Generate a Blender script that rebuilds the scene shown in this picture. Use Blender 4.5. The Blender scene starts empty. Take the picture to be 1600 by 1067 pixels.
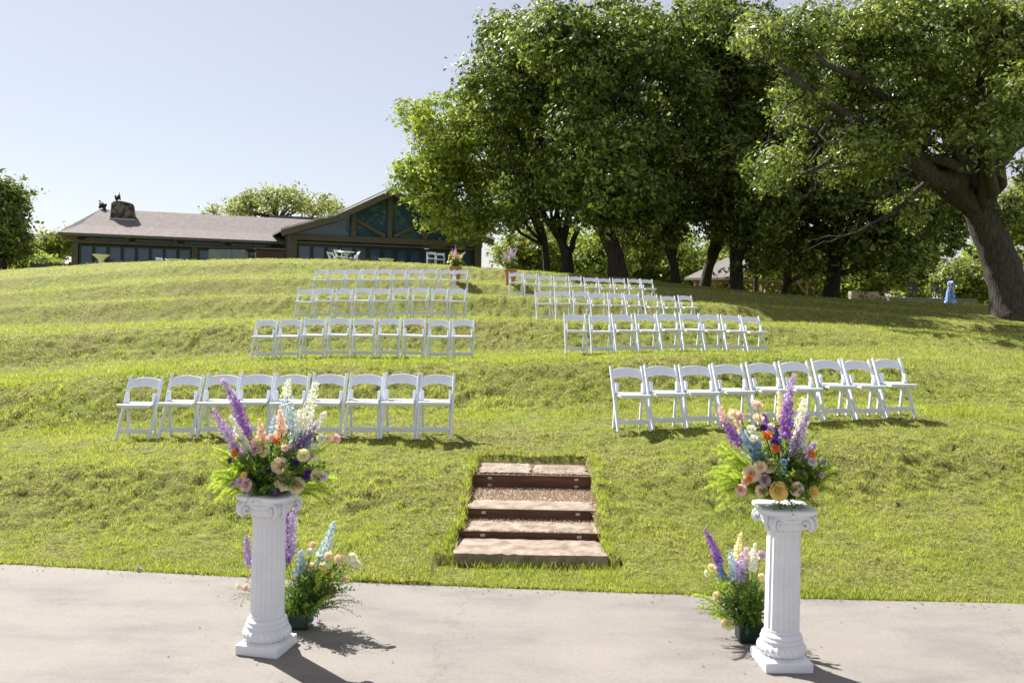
import bpy, bmesh, math, random
import numpy as np
from mathutils import Vector, Matrix
R=math.radians; PI=math.pi
random.seed(7); RNG=np.random.default_rng(11)
sc=bpy.context.scene; COL=sc.collection
# ---------------------------------------------------------------- camera, sky, sun, exposure
F=1400.0; CX=800.0; CY=470.0; RS=0.021; CAMH=2.26
cam=bpy.data.cameras.new('camera'); camo=bpy.data.objects.new('camera',cam); COL.objects.link(camo)
cam.sensor_width=36; cam.lens=36*F/1600; cam.shift_y=-(533.5-CY)/1600; cam.clip_end=3000; cam.clip_start=.1
rc,rs=math.cos(math.atan(RS)),math.sin(math.atan(RS))
camo.matrix_world=Matrix(((rc,-rs,0,0),(0,0,-1,0),(rs,rc,0,CAMH),(0,0,0,1)))
cam.dof.use_dof=True; cam.dof.focus_distance=13; cam.dof.aperture_fstop=4.5
sc.camera=camo
SUN_EL=R(47); SUN_DIR=(-.70,.71)          # towards the sun, seen from above
az=math.atan2(SUN_DIR[0],SUN_DIR[1])       # from +Y towards +X
w=bpy.data.worlds.new('World'); sc.world=w; w.use_nodes=True
nt=w.node_tree; bg=nt.nodes['Background']
sky=nt.nodes.new('ShaderNodeTexSky'); sky.sky_type='NISHITA'; sky.sun_disc=False
sky.sun_elevation=SUN_EL; sky.sun_rotation=az; sky.air_density=1.0; sky.dust_density=.7; sky.ozone_density=3.0; sky.altitude=200
hz=nt.nodes.new('ShaderNodeMix'); hz.data_type='RGBA'; hz.inputs[0].default_value=.73      # thin even haze veils the blue
hz.inputs[7].default_value=(2.45,2.2,2.15,1); nt.links.new(sky.outputs[0],hz.inputs[6])
nt.links.new(hz.outputs[2],bg.inputs[0]); bg.inputs[1].default_value=.098
sl=bpy.data.lights.new('sun','SUN'); sl.energy=5.0; sl.angle=R(.5); sl.color=(1,.965,.90)
so=bpy.data.objects.new('sun',sl); COL.objects.link(so)
sd=Vector((SUN_DIR[0]*math.cos(SUN_EL),SUN_DIR[1]*math.cos(SUN_EL),math.sin(SUN_EL))).normalized()
so.rotation_euler=sd.to_track_quat('Z','Y').to_euler()
sc.view_settings.view_transform='Standard'; sc.view_settings.look='None'; sc.view_settings.gamma=1
sc.view_settings.exposure=1.36
# ---------------------------------------------------------------- helpers
def P(x,y,D):
    """the point at world distance D along the line of sight that the photo shows at pixel x, y"""
    dx=x-CX; dy=y-CY
    wx=dx*rc+dy*rs; wz=dy*rc-dx*rs
    return Vector((wx*D/F,D,CAMH-wz*D/F))
def newmat(name,rough=.6,spec=.5):
    m=bpy.data.materials.new(name); m.use_nodes=True
    b=m.node_tree.nodes['Principled BSDF']; b.inputs['Roughness'].default_value=rough
    b.inputs['Specular IOR Level'].default_value=spec
    return m,m.node_tree,b
def nd(nt,t,**k):
    n=nt.nodes.new(t)
    for a,v in k.items():
        if hasattr(n,a): setattr(n,a,v)
        else: n.inputs[a.replace('_',' ')].default_value=v
    return n
def ramp(nt,src,stops):
    r=nt.nodes.new('ShaderNodeValToRGB'); e=r.color_ramp.elements
    while len(e)<len(stops): e.new(.5)
    for i,(p,c) in enumerate(stops): e[i].position=p; e[i].color=(*c,1)
    nt.links.new(src,r.inputs[0]); return r.outputs[0]
def noise(nt,scale,detail=4,rough=.6,coord='Object',stretch=None):
    tc=nt.nodes.new('ShaderNodeTexCoord'); n=nt.nodes.new('ShaderNodeTexNoise')
    n.inputs['Scale'].default_value=scale; n.inputs['Detail'].default_value=detail; n.inputs['Roughness'].default_value=rough
    src=tc.outputs[coord]
    if stretch:
        mp=nt.nodes.new('ShaderNodeMapping'); mp.inputs['Scale'].default_value=stretch; nt.links.new(src,mp.inputs[0]); src=mp.outputs[0]
    nt.links.new(src,n.inputs['Vector']); return n.outputs['Fac']
def mixc(nt,fac,a,b,mode='MIX'):
    m=nt.nodes.new('ShaderNodeMix'); m.data_type='RGBA'; m.blend_type=mode
    for s,v in ((0,fac),(6,a),(7,b)):
        if hasattr(v,'links'): nt.links.new(v,m.inputs[s])
        elif s==0: m.inputs[0].default_value=v
        else: m.inputs[s].default_value=(*v,1)
    return m.outputs[2]
def bump(nt,b,src,strength=.3,dist=.02):
    n=nt.nodes.new('ShaderNodeBump'); n.inputs['Strength'].default_value=strength; n.inputs['Distance'].default_value=dist
    nt.links.new(src,n.inputs['Height']); nt.links.new(n.outputs[0],b.inputs['Normal'])
def mottled(name,c1,c2,scale=8,rough=.7,bs=.2,bd=.01,detail=5,stretch=None,spec=.4,lo=.35,hi=.65):
    m,nt,b=newmat(name,rough,spec); f=noise(nt,scale,detail,.6,'Object',stretch)
    nt.links.new(ramp(nt,f,[(lo,c1),(hi,c2)]),b.inputs['Base Color'])
    if bs: bump(nt,b,f,bs,bd)
    return m
def leafmat(name,cols,trans=.45,rough=.5,nscale=.5,spec=.35,tcol=1.3):
    m,nt,b=newmat(name,rough,spec)
    g=nt.nodes.new('ShaderNodeNewGeometry')
    n=noise(nt,nscale,2,.5)
    ad=nt.nodes.new('ShaderNodeMath'); ad.operation='MULTIPLY_ADD'; nt.links.new(g.outputs['Random Per Island'],ad.inputs[0]); ad.inputs[1].default_value=.6
    ml=nt.nodes.new('ShaderNodeMath'); ml.operation='MULTIPLY'; nt.links.new(n,ml.inputs[0]); ml.inputs[1].default_value=.4
    nt.links.new(ml.outputs[0],ad.inputs[2])
    k=len(cols)
    c=ramp(nt,ad.outputs[0],[(.15+.7*i/(k-1),cc) for i,cc in enumerate(cols)])
    nt.links.new(c,b.inputs['Base Color'])
    t=nt.nodes.new('ShaderNodeBsdfTranslucent')
    tc=mixc(nt,1.0,c,(tcol,tcol*1.0,tcol*.55),'MULTIPLY'); nt.links.new(tc,t.inputs[0])
    mx=nt.nodes.new('ShaderNodeMixShader'); mx.inputs[0].default_value=trans
    nt.links.new(b.outputs[0],mx.inputs[1]); nt.links.new(t.outputs[0],mx.inputs[2])
    nt.links.new(mx.outputs[0],nt.nodes['Material Output'].inputs[0])
    return m
class MB:
    def __init__(s): s.v=[]; s.f=[]
    def add(s,vs,fs):
        o=len(s.v); s.v+= [tuple(v) for v in vs]; s.f+=[tuple(i+o for i in f) for f in fs]; return s
    def box(s,c,d,rot=None):
        hx,hy,hz=d[0]/2,d[1]/2,d[2]/2
        vs=[Vector((x,y,z)) for x in(-hx,hx) for y in(-hy,hy) for z in(-hz,hz)]
        if rot: vs=[rot@v for v in vs]
        c=Vector(c); vs=[v+c for v in vs]
        return s.add(vs,[(0,1,3,2),(4,6,7,5),(0,4,5,1),(2,3,7,6),(0,2,6,4),(1,5,7,3)])
    def beam(s,a,b,wd,dp,up=(0,0,1)):
        """rectangular bar from a to b; wd across, dp along the other axis; chamfered a little"""
        a=Vector(a); b=Vector(b); t=(b-a).normalized(); up=Vector(up)
        sx=t.cross(up)
        if sx.length<1e-4: sx=t.cross(Vector((0,1,0)))
        sx.normalize(); sy=sx.cross(t).normalized(); k=min(wd,dp)*.18
        pr=[(-wd/2+k,-dp/2),(wd/2-k,-dp/2),(wd/2,-dp/2+k),(wd/2,dp/2-k),(wd/2-k,dp/2),(-wd/2+k,dp/2),(-wd/2,dp/2-k),(-wd/2,-dp/2+k)]
        vs=[p+sx*x+sy*y for p in(a,b) for x,y in pr]; n=8
        return s.add(vs,[(i,(i+1)%n,n+(i+1)%n,n+i) for i in range(n)]+[tuple(reversed(range(n))),tuple(range(n,2*n))])
    def tube(s,pts,rad,n=8,cap=True,rough=0):
        pts=[Vector(p) for p in pts]; m=len(pts); rings=[]; pr=None
        for i,p in enumerate(pts):
            t=(pts[min(i+1,m-1)]-pts[max(i-1,0)]).normalized()
            if pr is None:
                a=Vector((1,0,0)) if abs(t.x)<.8 else Vector((0,1,0)); pr=t.cross(a).normalized()
            else:
                pr=(pr-t*pr.dot(t)).normalized()
            q=t.cross(pr); r=rad[i] if hasattr(rad,'__len__') else rad
            for j in range(n):
                rr=r*(1+ (random.uniform(-rough,rough) if rough else 0))
                rings.append(p+(pr*math.cos(2*PI*j/n)+q*math.sin(2*PI*j/n))*rr)
        fs=[(i*n+j,i*n+(j+1)%n,(i+1)*n+(j+1)%n,(i+1)*n+j) for i in range(m-1) for j in range(n)]
        if cap: fs+=[tuple(reversed(range(n))),tuple(range((m-1)*n,m*n))]
        return s.add(rings,fs)
    def lathe(s,prof,c=(0,0,0),n=32,mod=None,cap=True):
        vs=[]; c=Vector(c)
        for k,(r,z) in enumerate(prof):
            for j in range(n):
                a=2*PI*j/n; rr=r if mod is None else mod(r,z,a,k)
                vs.append(c+Vector((rr*math.cos(a),rr*math.sin(a),z)))
        m=len(prof); fs=[(i*n+j,i*n+(j+1)%n,(i+1)*n+(j+1)%n,(i+1)*n+j) for i in range(m-1) for j in range(n)]
        if cap: fs+=[tuple(reversed(range(n))),tuple(range((m-1)*n,m*n))]
        return s.add(vs,fs)
    def ell(s,c,r,n=10,m=7,rot=None):
        vs=[];c=Vector(c)
        for i in range(m+1):
            th=PI*i/m
            for j in range(n):
                a=2*PI*j/n; v=Vector((r[0]*math.sin(th)*math.cos(a),r[1]*math.sin(th)*math.sin(a),r[2]*math.cos(th)))
                if rot: v=rot@v
                vs.append(c+v)
        return s.add(vs,[(i*n+j,(i+1)*n+j,(i+1)*n+(j+1)%n,i*n+(j+1)%n) for i in range(m) for j in range(n)])
    def build(s,name,mat,parent=None,smooth=False,bevel=0):
        me=bpy.data.meshes.new(name); me.from_pydata(s.v,[],s.f); me.update()
        o=bpy.data.objects.new(name,me); COL.objects.link(o); me.materials.append(mat)
        if smooth: me.shade_smooth()
        if bevel:
            b=o.modifiers.new('bevel','BEVEL'); b.width=bevel; b.segments=2; b.limit_method='ANGLE'
        if parent: o.parent=parent
        return o
def npmesh(name,co,quads,mat,parent=None,k=4,smooth=False):
    me=bpy.data.meshes.new(name); nv=len(co); nf=len(quads)
    me.vertices.add(nv); me.vertices.foreach_set('co',np.asarray(co,np.float32).ravel())
    me.loops.add(nf*k); me.loops.foreach_set('vertex_index',np.asarray(quads,np.int32).ravel())
    me.polygons.add(nf); me.polygons.foreach_set('loop_start',np.arange(nf,dtype=np.int32)*k)
    me.polygons.foreach_set('loop_total',np.full(nf,k,np.int32))
    me.update(calc_edges=True); me.materials.append(mat)
    if smooth: me.shade_smooth()
    o=bpy.data.objects.new(name,me); COL.objects.link(o)
    if parent: o.parent=parent
    return o
def tag(o,label=None,cat=None,group=None,kind=None):
    if label: o['label']=label
    if cat: o['category']=cat
    if group: o['group']=group
    if kind: o['kind']=kind
    return o
def thing(name,label,cat,loc=(0,0,0),rz=0,group=None):
    o=bpy.data.objects.new(name,None); COL.objects.link(o); o.location=loc; o.rotation_euler=(0,0,rz); o.empty_display_size=.2
    return tag(o,label,cat,group)
def copy_tree(o,parent=None):
    c=o.copy(); COL.objects.link(c)
    if parent: c.parent=parent
    for ch in [x for x in COL.objects if x.parent==o and x is not c]: copy_tree(ch,c)
    return c
# ---------------------------------------------------------------- terrain
def edgeY(X):   # far edge of the concrete patio
    return np.interp(X,[-40,-5,-4.3,-2.9,-1.8,0,2,4,5,40],[9.2,7.52,7.42,7.27,7.16,7.05,6.95,6.95,7.0,8.5])
CP=[]
def c_(x,y,D): p=P(x,y,D); CP.append((p.x,p.y,p.z))
for X in (-40,-22,-12,-7,-4.3,-2.9,-1.8,0,2,4,5,9,18,40): CP.append((X,float(edgeY(X)),.0))
for a in ((215,683,11.6),(450,682.5,11.4),(677,682,11.3),(978,673,11.4),(1195,664,11.9),(1389,651.5,12.5),
          (400,560,17.7),(717,560,17.6),(892,555,17.6),(1170,545,19.4),(470,499,23.2),(708,498,23.2),(842,498,23.6),(1065,497,25.5),
          (492,464,27.6),(712,463,27.7),(797,463,28.4),(1004,464,30.3),(708,452,31),(797,455,31)): c_(*a)
for a in ((-150,441,42),(0,425,42),(100,417,42),(200,411,42),(350,408,42),(450,407,42),(600,410.5,41),(700,415,40),(800,423,38),(900,432,38),
          (1020,445,40),(1170,459,43),(1300,467,46),(1400,473,48),(1600,479,48),(1800,484,48)): c_(*a)
for a in ((0,600,17),(0,500,25),(0,455,34),(-200,650,14),(1600,560,20),(1600,640,14.5),(1600,520,27),(1800,640,15),(1800,520,30),(60,700,11.5),(1600,700,11.5)): c_(*a)
for X,Y,Z in ((.2,7.5,.0),(-.9,7.6,.09),(1.3,7.6,.09),(.2,8.1,.19),(.2,8.6,.285),(.2,9.6,.42),(.2,10.4,.45)): CP.append((X,Y,Z))
for X,Y,Z in ((-30,49,2.6),(-22,49,2.62),(-12,50,2.75),(-5,52,2.6),(-30,62,2.4),(-15,62,2.4),(0,58,2.3),(12,62,2.2),(22,55,2.35),(30,55,2.3),(44,55,2.2),(-45,49,2.4)): CP.append((X,Y,Z))
CP=np.array(CP)
def _k(d2): return np.where(d2>1e-9,.5*d2*np.log(d2+1e-12),0)
_n=len(CP); _d=((CP[:,None,:2]-CP[None,:,:2])**2).sum(-1)
_A=np.zeros((_n+3,_n+3)); _A[:_n,:_n]=_k(_d)+np.eye(_n)*.01; _A[:_n,_n]=1; _A[:_n,_n+1:]=CP[:,:2]; _A[_n:,:_n]=_A[:_n,_n:].T
_w=np.linalg.solve(_A,np.concatenate([CP[:,2],np.zeros(3)]))
def _tps(X,Y):
    out=np.zeros_like(X)
    for i in range(_n): out+=_w[i]*_k((X-CP[i,0])**2+(Y-CP[i,1])**2)
    return out+_w[_n]+_w[_n+1]*X+_w[_n+2]*Y
def _hash(ix,iy):
    h=np.sin(ix*127.1+iy*311.7)*43758.5453; return h-np.floor(h)
def vnoise(X,Y):
    ix=np.floor(X); iy=np.floor(Y); fx=X-ix; fy=Y-iy; fx=fx*fx*(3-2*fx); fy=fy*fy*(3-2*fy)
    return (_hash(ix,iy)*(1-fx)+_hash(ix+1,iy)*fx)*(1-fy)+(_hash(ix,iy+1)*(1-fx)+_hash(ix+1,iy+1)*fx)*fy-.5
STEPS=[(-.46,.84,7.6,8.07,.121),(-.40,.86,8.07,8.59,.179),(-.40,.89,8.59,9.6,.262),(-.37,.93,9.66,10.33,.385)]
def terrain(X,Y,fine=True):
    X=np.atleast_1d(np.asarray(X,float)); Y=np.atleast_1d(np.asarray(Y,float))
    Xc=np.clip(X,-34,40); Yc=np.clip(Y,6.9,60); H=_tps(Xc,Yc)
    Ye=Y-.28*np.clip(X-1,0,8)
    s=np.interp(Ye,[7.05,11.4,17.6,23.3,28,33,38,43],[0,1,2,3,4,5,6,7])
    A=np.interp(Ye,[7,9,11.4,13,30,36,41],[.30,.36,.5,.82,.75,.55,0])*np.interp(X,[-30,-10,5,9,14],[.7,1,1,.5,.25])
    A=A*np.where(Y<11.2,np.clip((np.abs(X-.2)-1.1)/1.2,0,1),1)
    f=s+.05*vnoise(X*.16,s*1.7)*np.clip(Y-8,0,1)+.018*vnoise(X*.9,s*3); f=f-np.floor(f)
    H=H+A*(np.interp(f,[0,.26,.36,.44,.52,.56,.64,1],[0,.03,.11,.42,.78,.88,.94,1])-f)
    far=np.clip((Y-60)/500,0,1); H=H*(1-np.clip((Y-64)/90,0,1))-far*6
    H=H*(1-np.clip((np.abs(X)-60)/80,0,1))
    e=edgeY(X); d=Y-e
    bank=np.clip(1.15-np.abs(f-.48)*4,.12,1)
    rough=vnoise(X*.9,Y*1.9)*.03+vnoise(X*2.6+7,Y*5.2)*(.012+.035*bank)+vnoise(X*7,Y*12+3)*(.022+.06*bank)
    rough=rough*np.clip(d/1.5,0,1)*np.interp(Y,[7,60,100],[1,1,0])
    if fine:
        rough=rough+(vnoise(X*17,Y*24)*(.028+.055*bank))*np.clip(d/.5,0,1)*(Y<30)
    H=np.where(d>0,np.maximum(H,.004)+rough+.004,-.12)
    H=np.where((X>-.62)&(X<.98)&(Y<7.62)&(d>0),np.minimum(H,.012+rough*.3),H)
    for (x0,x1,y0,y1,z) in STEPS:
        H=np.where((X>x0+.03)&(X<x1-.03)&(Y>y0-.02)&(Y<y1+.06),z-.1,H)
    return H
def gz(X,Y): return float(terrain(X,Y)[0])
def ground_px(x,D):    # the ground under column x of the picture at distance D
    X=(x-CX)*D/F; return Vector((X,D,gz(X,D)))
# ---------------------------------------------------------------- materials
def grass_ground():
    m,nt,b=newmat('lawn_ground',.9,.15)
    a=noise(nt,.55,5,.65); c=noise(nt,5,8,.8,'Object',(1,1.7,1)); d=noise(nt,30,6,.8)
    c1=ramp(nt,c,[(.38,(.045,.065,.012)),(.5,(.21,.26,.045)),(.66,(.42,.44,.10))])
    c2=ramp(nt,d,[(.40,(.025,.022,.009)),(.5,(.21,.20,.06)),(.62,(.50,.45,.19))])
    f=ramp(nt,a,[(.38,(.25,)*3),(.62,(.8,)*3)])
    nt.links.new(mixc(nt,f,c1,c2),b.inputs['Base Color'])
    bump(nt,b,d,1,.06)
    return m
M={}
M['lawn']=grass_ground()
M['blade']=leafmat('grass_blade',[(.05,.08,.012),(.26,.34,.04),(.46,.53,.09),(.66,.61,.26)],.36,.6,.7,.2,1.3)
def concrete():
    m,nt,b=newmat('patio_concrete',.85,.25)
    a=noise(nt,.5,6,.7,'Object'); c=noise(nt,40,8,.85); s=noise(nt,1.1,5,.65,'Object',(1,2.2,1))
    c1=ramp(nt,a,[(.3,(.190,.175,.162)),(.7,(.222,.204,.188))])
    c2=ramp(nt,c,[(.3,(.78,.78,.78)),(.7,(1.14,1.13,1.12))])
    c3=ramp(nt,s,[(.34,(.80,.80,.815)),(.5,(.98,.98,.98)),(.62,(1.05,1.04,1.02))])
    base=mixc(nt,1,mixc(nt,1,c1,c2,'MULTIPLY'),c3,'MULTIPLY')
    # hairline cracks wandering across the slab
    tc=nt.nodes.new('ShaderNodeTexCoord'); sx=nt.nodes.new('ShaderNodeSeparateXYZ'); nt.links.new(tc.outputs['Object'],sx.inputs[0])
    nz=noise(nt,3.2,8,.75); 
    def line(k,c,amp,wd):
        def mth(op,a_,b_):
            m_=nt.nodes.new('ShaderNodeMath'); m_.operation=op
            for i_,v_ in enumerate((a_,b_)):
                if hasattr(v_,'links'): nt.links.new(v_,m_.inputs[i_])
                elif v_ is not None: m_.inputs[i_].default_value=v_
            return m_.outputs[0]
        v_=mth('ADD',mth('ADD',sx.outputs[0],mth('MULTIPLY',sx.outputs[1],k)),mth('MULTIPLY',nz,amp))
        v_=mth('ABSOLUTE',mth('SUBTRACT',v_,c),None)
        return ramp(nt,v_,[(0,(.42,.40,.38)),(wd,(1,1,1))])
    cr=mixc(nt,1,line(-.09,-.45,.9,.007),line(-.5,.9,1.1,.006),'MULTIPLY')
    nt.links.new(mixc(nt,1,base,cr,'MULTIPLY'),b.inputs['Base Color']); bump(nt,b,c,.25,.004)
    return m
M['concrete']=concrete()
M['resin']=mottled('white_resin',(.66,.70,.78),(.72,.76,.84),9,.38,.03,.002,spec=.5)
M['plaster']=mottled('white_plaster',(.68,.70,.735),(.76,.78,.81),5,.55,.08,.003,spec=.4)
M['timber']=mottled('weathered_timber',(.075,.067,.060),(.135,.122,.11),4,.85,.3,.01,stretch=(1,1,8))
M['timber2']=mottled('pavilion_timber',(.16,.10,.06),(.27,.18,.11),5,.8,.2,.01)
M['darkmetal']=mottled('dark_frame_metal',(.012,.014,.02),(.022,.025,.034),6,.45,0)
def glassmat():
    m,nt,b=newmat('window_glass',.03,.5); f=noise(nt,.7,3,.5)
    nt.links.new(ramp(nt,f,[(.3,(.028,.065,.14)),(.7,(.05,.11,.21))]),b.inputs['Base Color'])  # blue of the reflected sky is put into the pane colour
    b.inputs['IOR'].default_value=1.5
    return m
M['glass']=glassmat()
def shingle():
    m,nt,b=newmat('roof_shingle',.9,.2)
    br=nt.nodes.new('ShaderNodeTexBrick'); tc=nt.nodes.new('ShaderNodeTexCoord'); mp=nt.nodes.new('ShaderNodeMapping')
    nt.links.new(tc.outputs['Object'],mp.inputs[0]); nt.links.new(mp.outputs[0],br.inputs['Vector'])
    br.inputs['Scale'].default_value=2.2; br.inputs['Color1'].default_value=(.20,.18,.18,1); br.inputs['Color2'].default_value=(.12,.10,.10,1)
    br.inputs['Mortar'].default_value=(.08,.06,.055,1); br.inputs['Mortar Size'].default_value=.012; br.inputs['Brick Width'].default_value=.5; br.inputs['Row Height'].default_value=.28
    f=noise(nt,4.5,7,.8,'Object',(1,2.2,2.2)); c=mixc(nt,.6,br.outputs['Color'],ramp(nt,f,[(.38,(.09,.072,.07)),(.62,(.25,.22,.217))]))
    nt.links.new(c,b.inputs['Base Color']); bump(nt,b,br.outputs['Fac'],-.4,.02)
    return m
M['shingle']=shingle()
M['ridge']=mottled('metal_flashing',(.30,.33,.32),(.40,.43,.42),3,.5,0)
def stone():
    m,nt,b=newmat('fieldstone',.9,.2)
    v=nt.nodes.new('ShaderNodeTexVoronoi'); v.inputs['Scale'].default_value=3.4; tc=nt.nodes.new('ShaderNodeTexCoord'); nt.links.new(tc.outputs['Object'],v.inputs['Vector'])
    v2=nt.nodes.new('ShaderNodeTexVoronoi'); v2.feature='DISTANCE_TO_EDGE'; v2.inputs['Scale'].default_value=3.4; nt.links.new(tc.outputs['Object'],v2.inputs['Vector'])
    sp=nt.nodes.new('ShaderNodeSeparateColor'); nt.links.new(v.outputs['Color'],sp.inputs[0])
    c=ramp(nt,sp.outputs[0],[(.1,(.12,.09,.07)),(.5,(.22,.18,.15)),(.9,(.32,.28,.24))])
    c=mixc(nt,ramp(nt,v2.outputs['Distance'],[(.03,(0,0,0)),(.07,(1,1,1))]),(.30,.29,.27),c)
    nt.links.new(c,b.inputs['Base Color']); bump(nt,b,v2.outputs['Distance'],.6,.04)
    return m
M['stone']=stone()
M['slab']=mottled('sandstone_slab',(.15,.112,.083),(.31,.25,.20),7,.9,.5,.015,detail=8)
M['slabdark']=mottled('sandstone_worn',(.13,.095,.07),(.28,.22,.17),9,.9,.5,.02,detail=8)
M['rust']=mottled('rusty_steel',(.07,.032,.02),(.14,.068,.043),7,.8,.15,.004,stretch=(.3,1,3))
M['bolt']=mottled('galvanised_bracket',(.35,.34,.32),(.5,.48,.45),20,.5,0)
M['gravelm']=mottled('gravel_stone',(.17,.11,.07),(.40,.30,.21),30,.9,.3,.005)
M['bark']=mottled('tree_bark',(.022,.018,.014),(.065,.052,.042),3.2,.95,1,.06,detail=8,stretch=(5,5,.8))
M['barkl']=mottled('oak_bark',(.032,.027,.023),(.10,.085,.074),3.0,.95,1,.08,detail=8,stretch=(5,5,.9))
M['leafA']=leafmat('oak_leaf_bright',[(.06,.10,.02),(.17,.24,.045),(.32,.39,.08),(.52,.56,.17)],.40,.55,.35,.25)
M['leafB']=leafmat('oak_leaf_green',[(.02,.036,.011),(.060,.096,.020),(.165,.22,.045),(.44,.50,.15)],.30,.52,.35,.28)
M['leafC']=leafmat('oak_leaf_glossy',[(.035,.06,.016),(.09,.135,.028),(.21,.265,.06),(.42,.46,.15)],.33,.46,.35,.4)
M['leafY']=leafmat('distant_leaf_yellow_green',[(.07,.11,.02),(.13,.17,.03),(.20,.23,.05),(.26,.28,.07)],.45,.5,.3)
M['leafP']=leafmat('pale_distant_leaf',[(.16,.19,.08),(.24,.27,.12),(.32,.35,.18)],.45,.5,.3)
M['terra']=mottled('terracotta',(.36,.17,.07),(.46,.24,.11),5,.8,.1,.005)
M['tarp']=mottled('blue_grey_tarp',(.10,.15,.165),(.16,.21,.22),1.5,.6,.5,.05,stretch=(4,4,.5))
M['tarpbrown']=mottled('tan_cloth',(.20,.17,.12),(.28,.24,.18),2,.8,.3,.03)
M['brownbox']=mottled('dark_red_brown_metal',(.035,.018,.017),(.06,.03,.028),3,.6,0)
M['cloth']=mottled('pleated_cream_linen',(.62,.58,.50),(.75,.71,.62),6,.85,.2,.01)
M['black']=mottled('black_paint',(.010,.010,.011),(.02,.02,.021),9,.5,0)
M['feather']=mottled('black_feather',(.008,.008,.009),(.022,.021,.022),20,.6,.2,.01)
M['greenpot']=mottled('dark_green_plastic',(.004,.022,.014),(.008,.034,.022),8,.35,0)
M['skin']=mottled('skin',(.42,.24,.17),(.48,.29,.21),10,.5,0)
M['hair']=mottled('dark_hair',(.018,.011,.008),(.035,.022,.015),12,.5,0)
M['lowall']=mottled('low_concrete_wall',(.14,.13,.12),(.21,.195,.18),3,.9,.2,.01)
def dressmat():
    m,nt,b=newmat('blue_floral_dress',.8,.2); f=noise(nt,11,3,.6)
    nt.links.new(ramp(nt,f,[(.50,(.06,.13,.50)),(.56,(.40,.50,.78))]),b.inputs['Base Color']); return m
M['dress']=dressmat()
# ---------------------------------------------------------------- ground sheet
def axis(segs):
    out=[]
    for a,b,st in segs:
        n=max(1,int(round((b-a)/st))); out+=list(np.linspace(a,b,n,endpoint=False))
    out.append(segs[-1][1]); return np.array(out)
xs=axis([(-900,-150,75),(-150,-60,10),(-60,-30,2),(-30,-14,.5),(-14,-8,.11),(-8,8,.055),(8,14,.11),(14,34,.5),(34,60,2),(60,150,10),(150,900,75)])
ys=axis([(-60,0,10),(0,6.6,1.1),(6.6,13,.05),(13,22,.07),(22,45,.14),(45,70,1),(70,160,8),(160,1600,90)])
GX,GY=np.meshgrid(xs,ys); GZ=terrain(GX.ravel(),GY.ravel())
co=np.stack([GX.ravel(),GY.ravel(),GZ],1); nx=len(xs); ny=len(ys)
i=np.arange(nx-1)[None,:]+np.arange(ny-1)[:,None]*nx
q=np.stack([i,i+1,i+1+nx,i+nx],-1).reshape(-1,4)
tag(npmesh('ground',co,q,M['lawn'],smooth=True),'rough grassy hillside rising in shallow terraces from the patio','hillside',kind='structure')
# patio slab
mb=MB(); px=np.linspace(-30,30,121); top=[(x,float(edgeY(x)),0) for x in px]; n=len(px)
vs=top+[(x,-12,0) for x in px]+[(x,y,-.11) for x,y,_ in top]
mb.add(vs,[(i+n,i+n+1,i+1,i) for i in range(n-1)]+[(i,i+1,2*n+i+1,2*n+i) for i in range(n-1)])
tag(mb.build('patio',M['concrete']),'pale stained concrete patio with hairline cracks','patio',kind='structure')
# grass blades
def blades(name,N,y0,y1,hs,ws,seed,clip=.66):
    g=np.random.default_rng(seed); u=g.random(N); Y=1/(1/y0-(1/y0-1/y1)*u)
    X=(g.random(N)*2-1)*(clip*Y+.6)
    e=edgeY(X); keep=(Y>e-.01)
    for (x0,x1,a,b_,z) in STEPS: keep&=~((X>x0-.0)&(X<x1+.0)&(Y>a-.01)&(Y<b_+.02))
    X=X[keep];Y=Y[keep]; Z=terrain(X,Y); n=len(X)
    cl=vnoise(X*2.3,Y*2.3)+vnoise(X*6+5,Y*6)*.7
    sc_=1+(Y-7)*.055
    h=(hs[0]+(hs[1]-hs[0])*g.random(n)**1.6*1.3)*(1+1.3*np.clip(cl,-.5,.8))*np.sqrt(sc_); wd=(ws[0]+(ws[1]-ws[0])*g.random(n))*sc_
    a=g.random(n)*2*PI; lean=h*(.25+.75*g.random(n)); la=g.random(n)*2*PI
    dx=np.cos(a)*wd/2; dy=np.sin(a)*wd/2
    v0=np.stack([X-dx,Y-dy,Z-.01],1); v1=np.stack([X+dx,Y+dy,Z-.01],1); v2=np.stack([X+np.cos(la)*lean,Y+np.sin(la)*lean,Z+h],1)
    co=np.stack([v0,v1,v2],1).reshape(-1,3); f=np.arange(3*n).reshape(-1,3)
    return co,f
c1,f1=blades('g',420000,6.93,16,(.008,.034),(.003,.007),3)
c2,f2=blades('g',420000,13,48,(.006,.040),(.004,.009),4)
# longer tufts along kerb of the steps
g=np.random.default_rng(5); tX=[];tY=[]
for (x0,x1,a,b_,z) in STEPS:
    k=380; tY.append(g.uniform(a,b_,k)); tX.append(np.where(g.random(k)<.5,x0-.03+g.normal(0,.03,k),x1+.03+g.normal(0,.03,k)))
tX.append(g.uniform(-.45,1.0,500)); tY.append(10.38+np.abs(g.normal(0,.03,500)))
tX.append(g.uniform(-.5,.9,500)); tY.append(7.57-np.abs(g.normal(0,.03,500)))
tX.append(g.uniform(-5,5,2600)); tY.append(edgeY(tX[-1])+np.abs(g.normal(0,.02,2600)))
tX=np.concatenate(tX);tY=np.concatenate(tY);tZ=np.maximum(terrain(tX,tY),0.0); n=len(tX)
h=np.where(np.arange(n)<n-2600,g.uniform(.03,.085,n),g.uniform(.012,.045,n)); a=g.random(n)*2*PI; la=g.random(n)*2*PI; wd=.006
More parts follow.
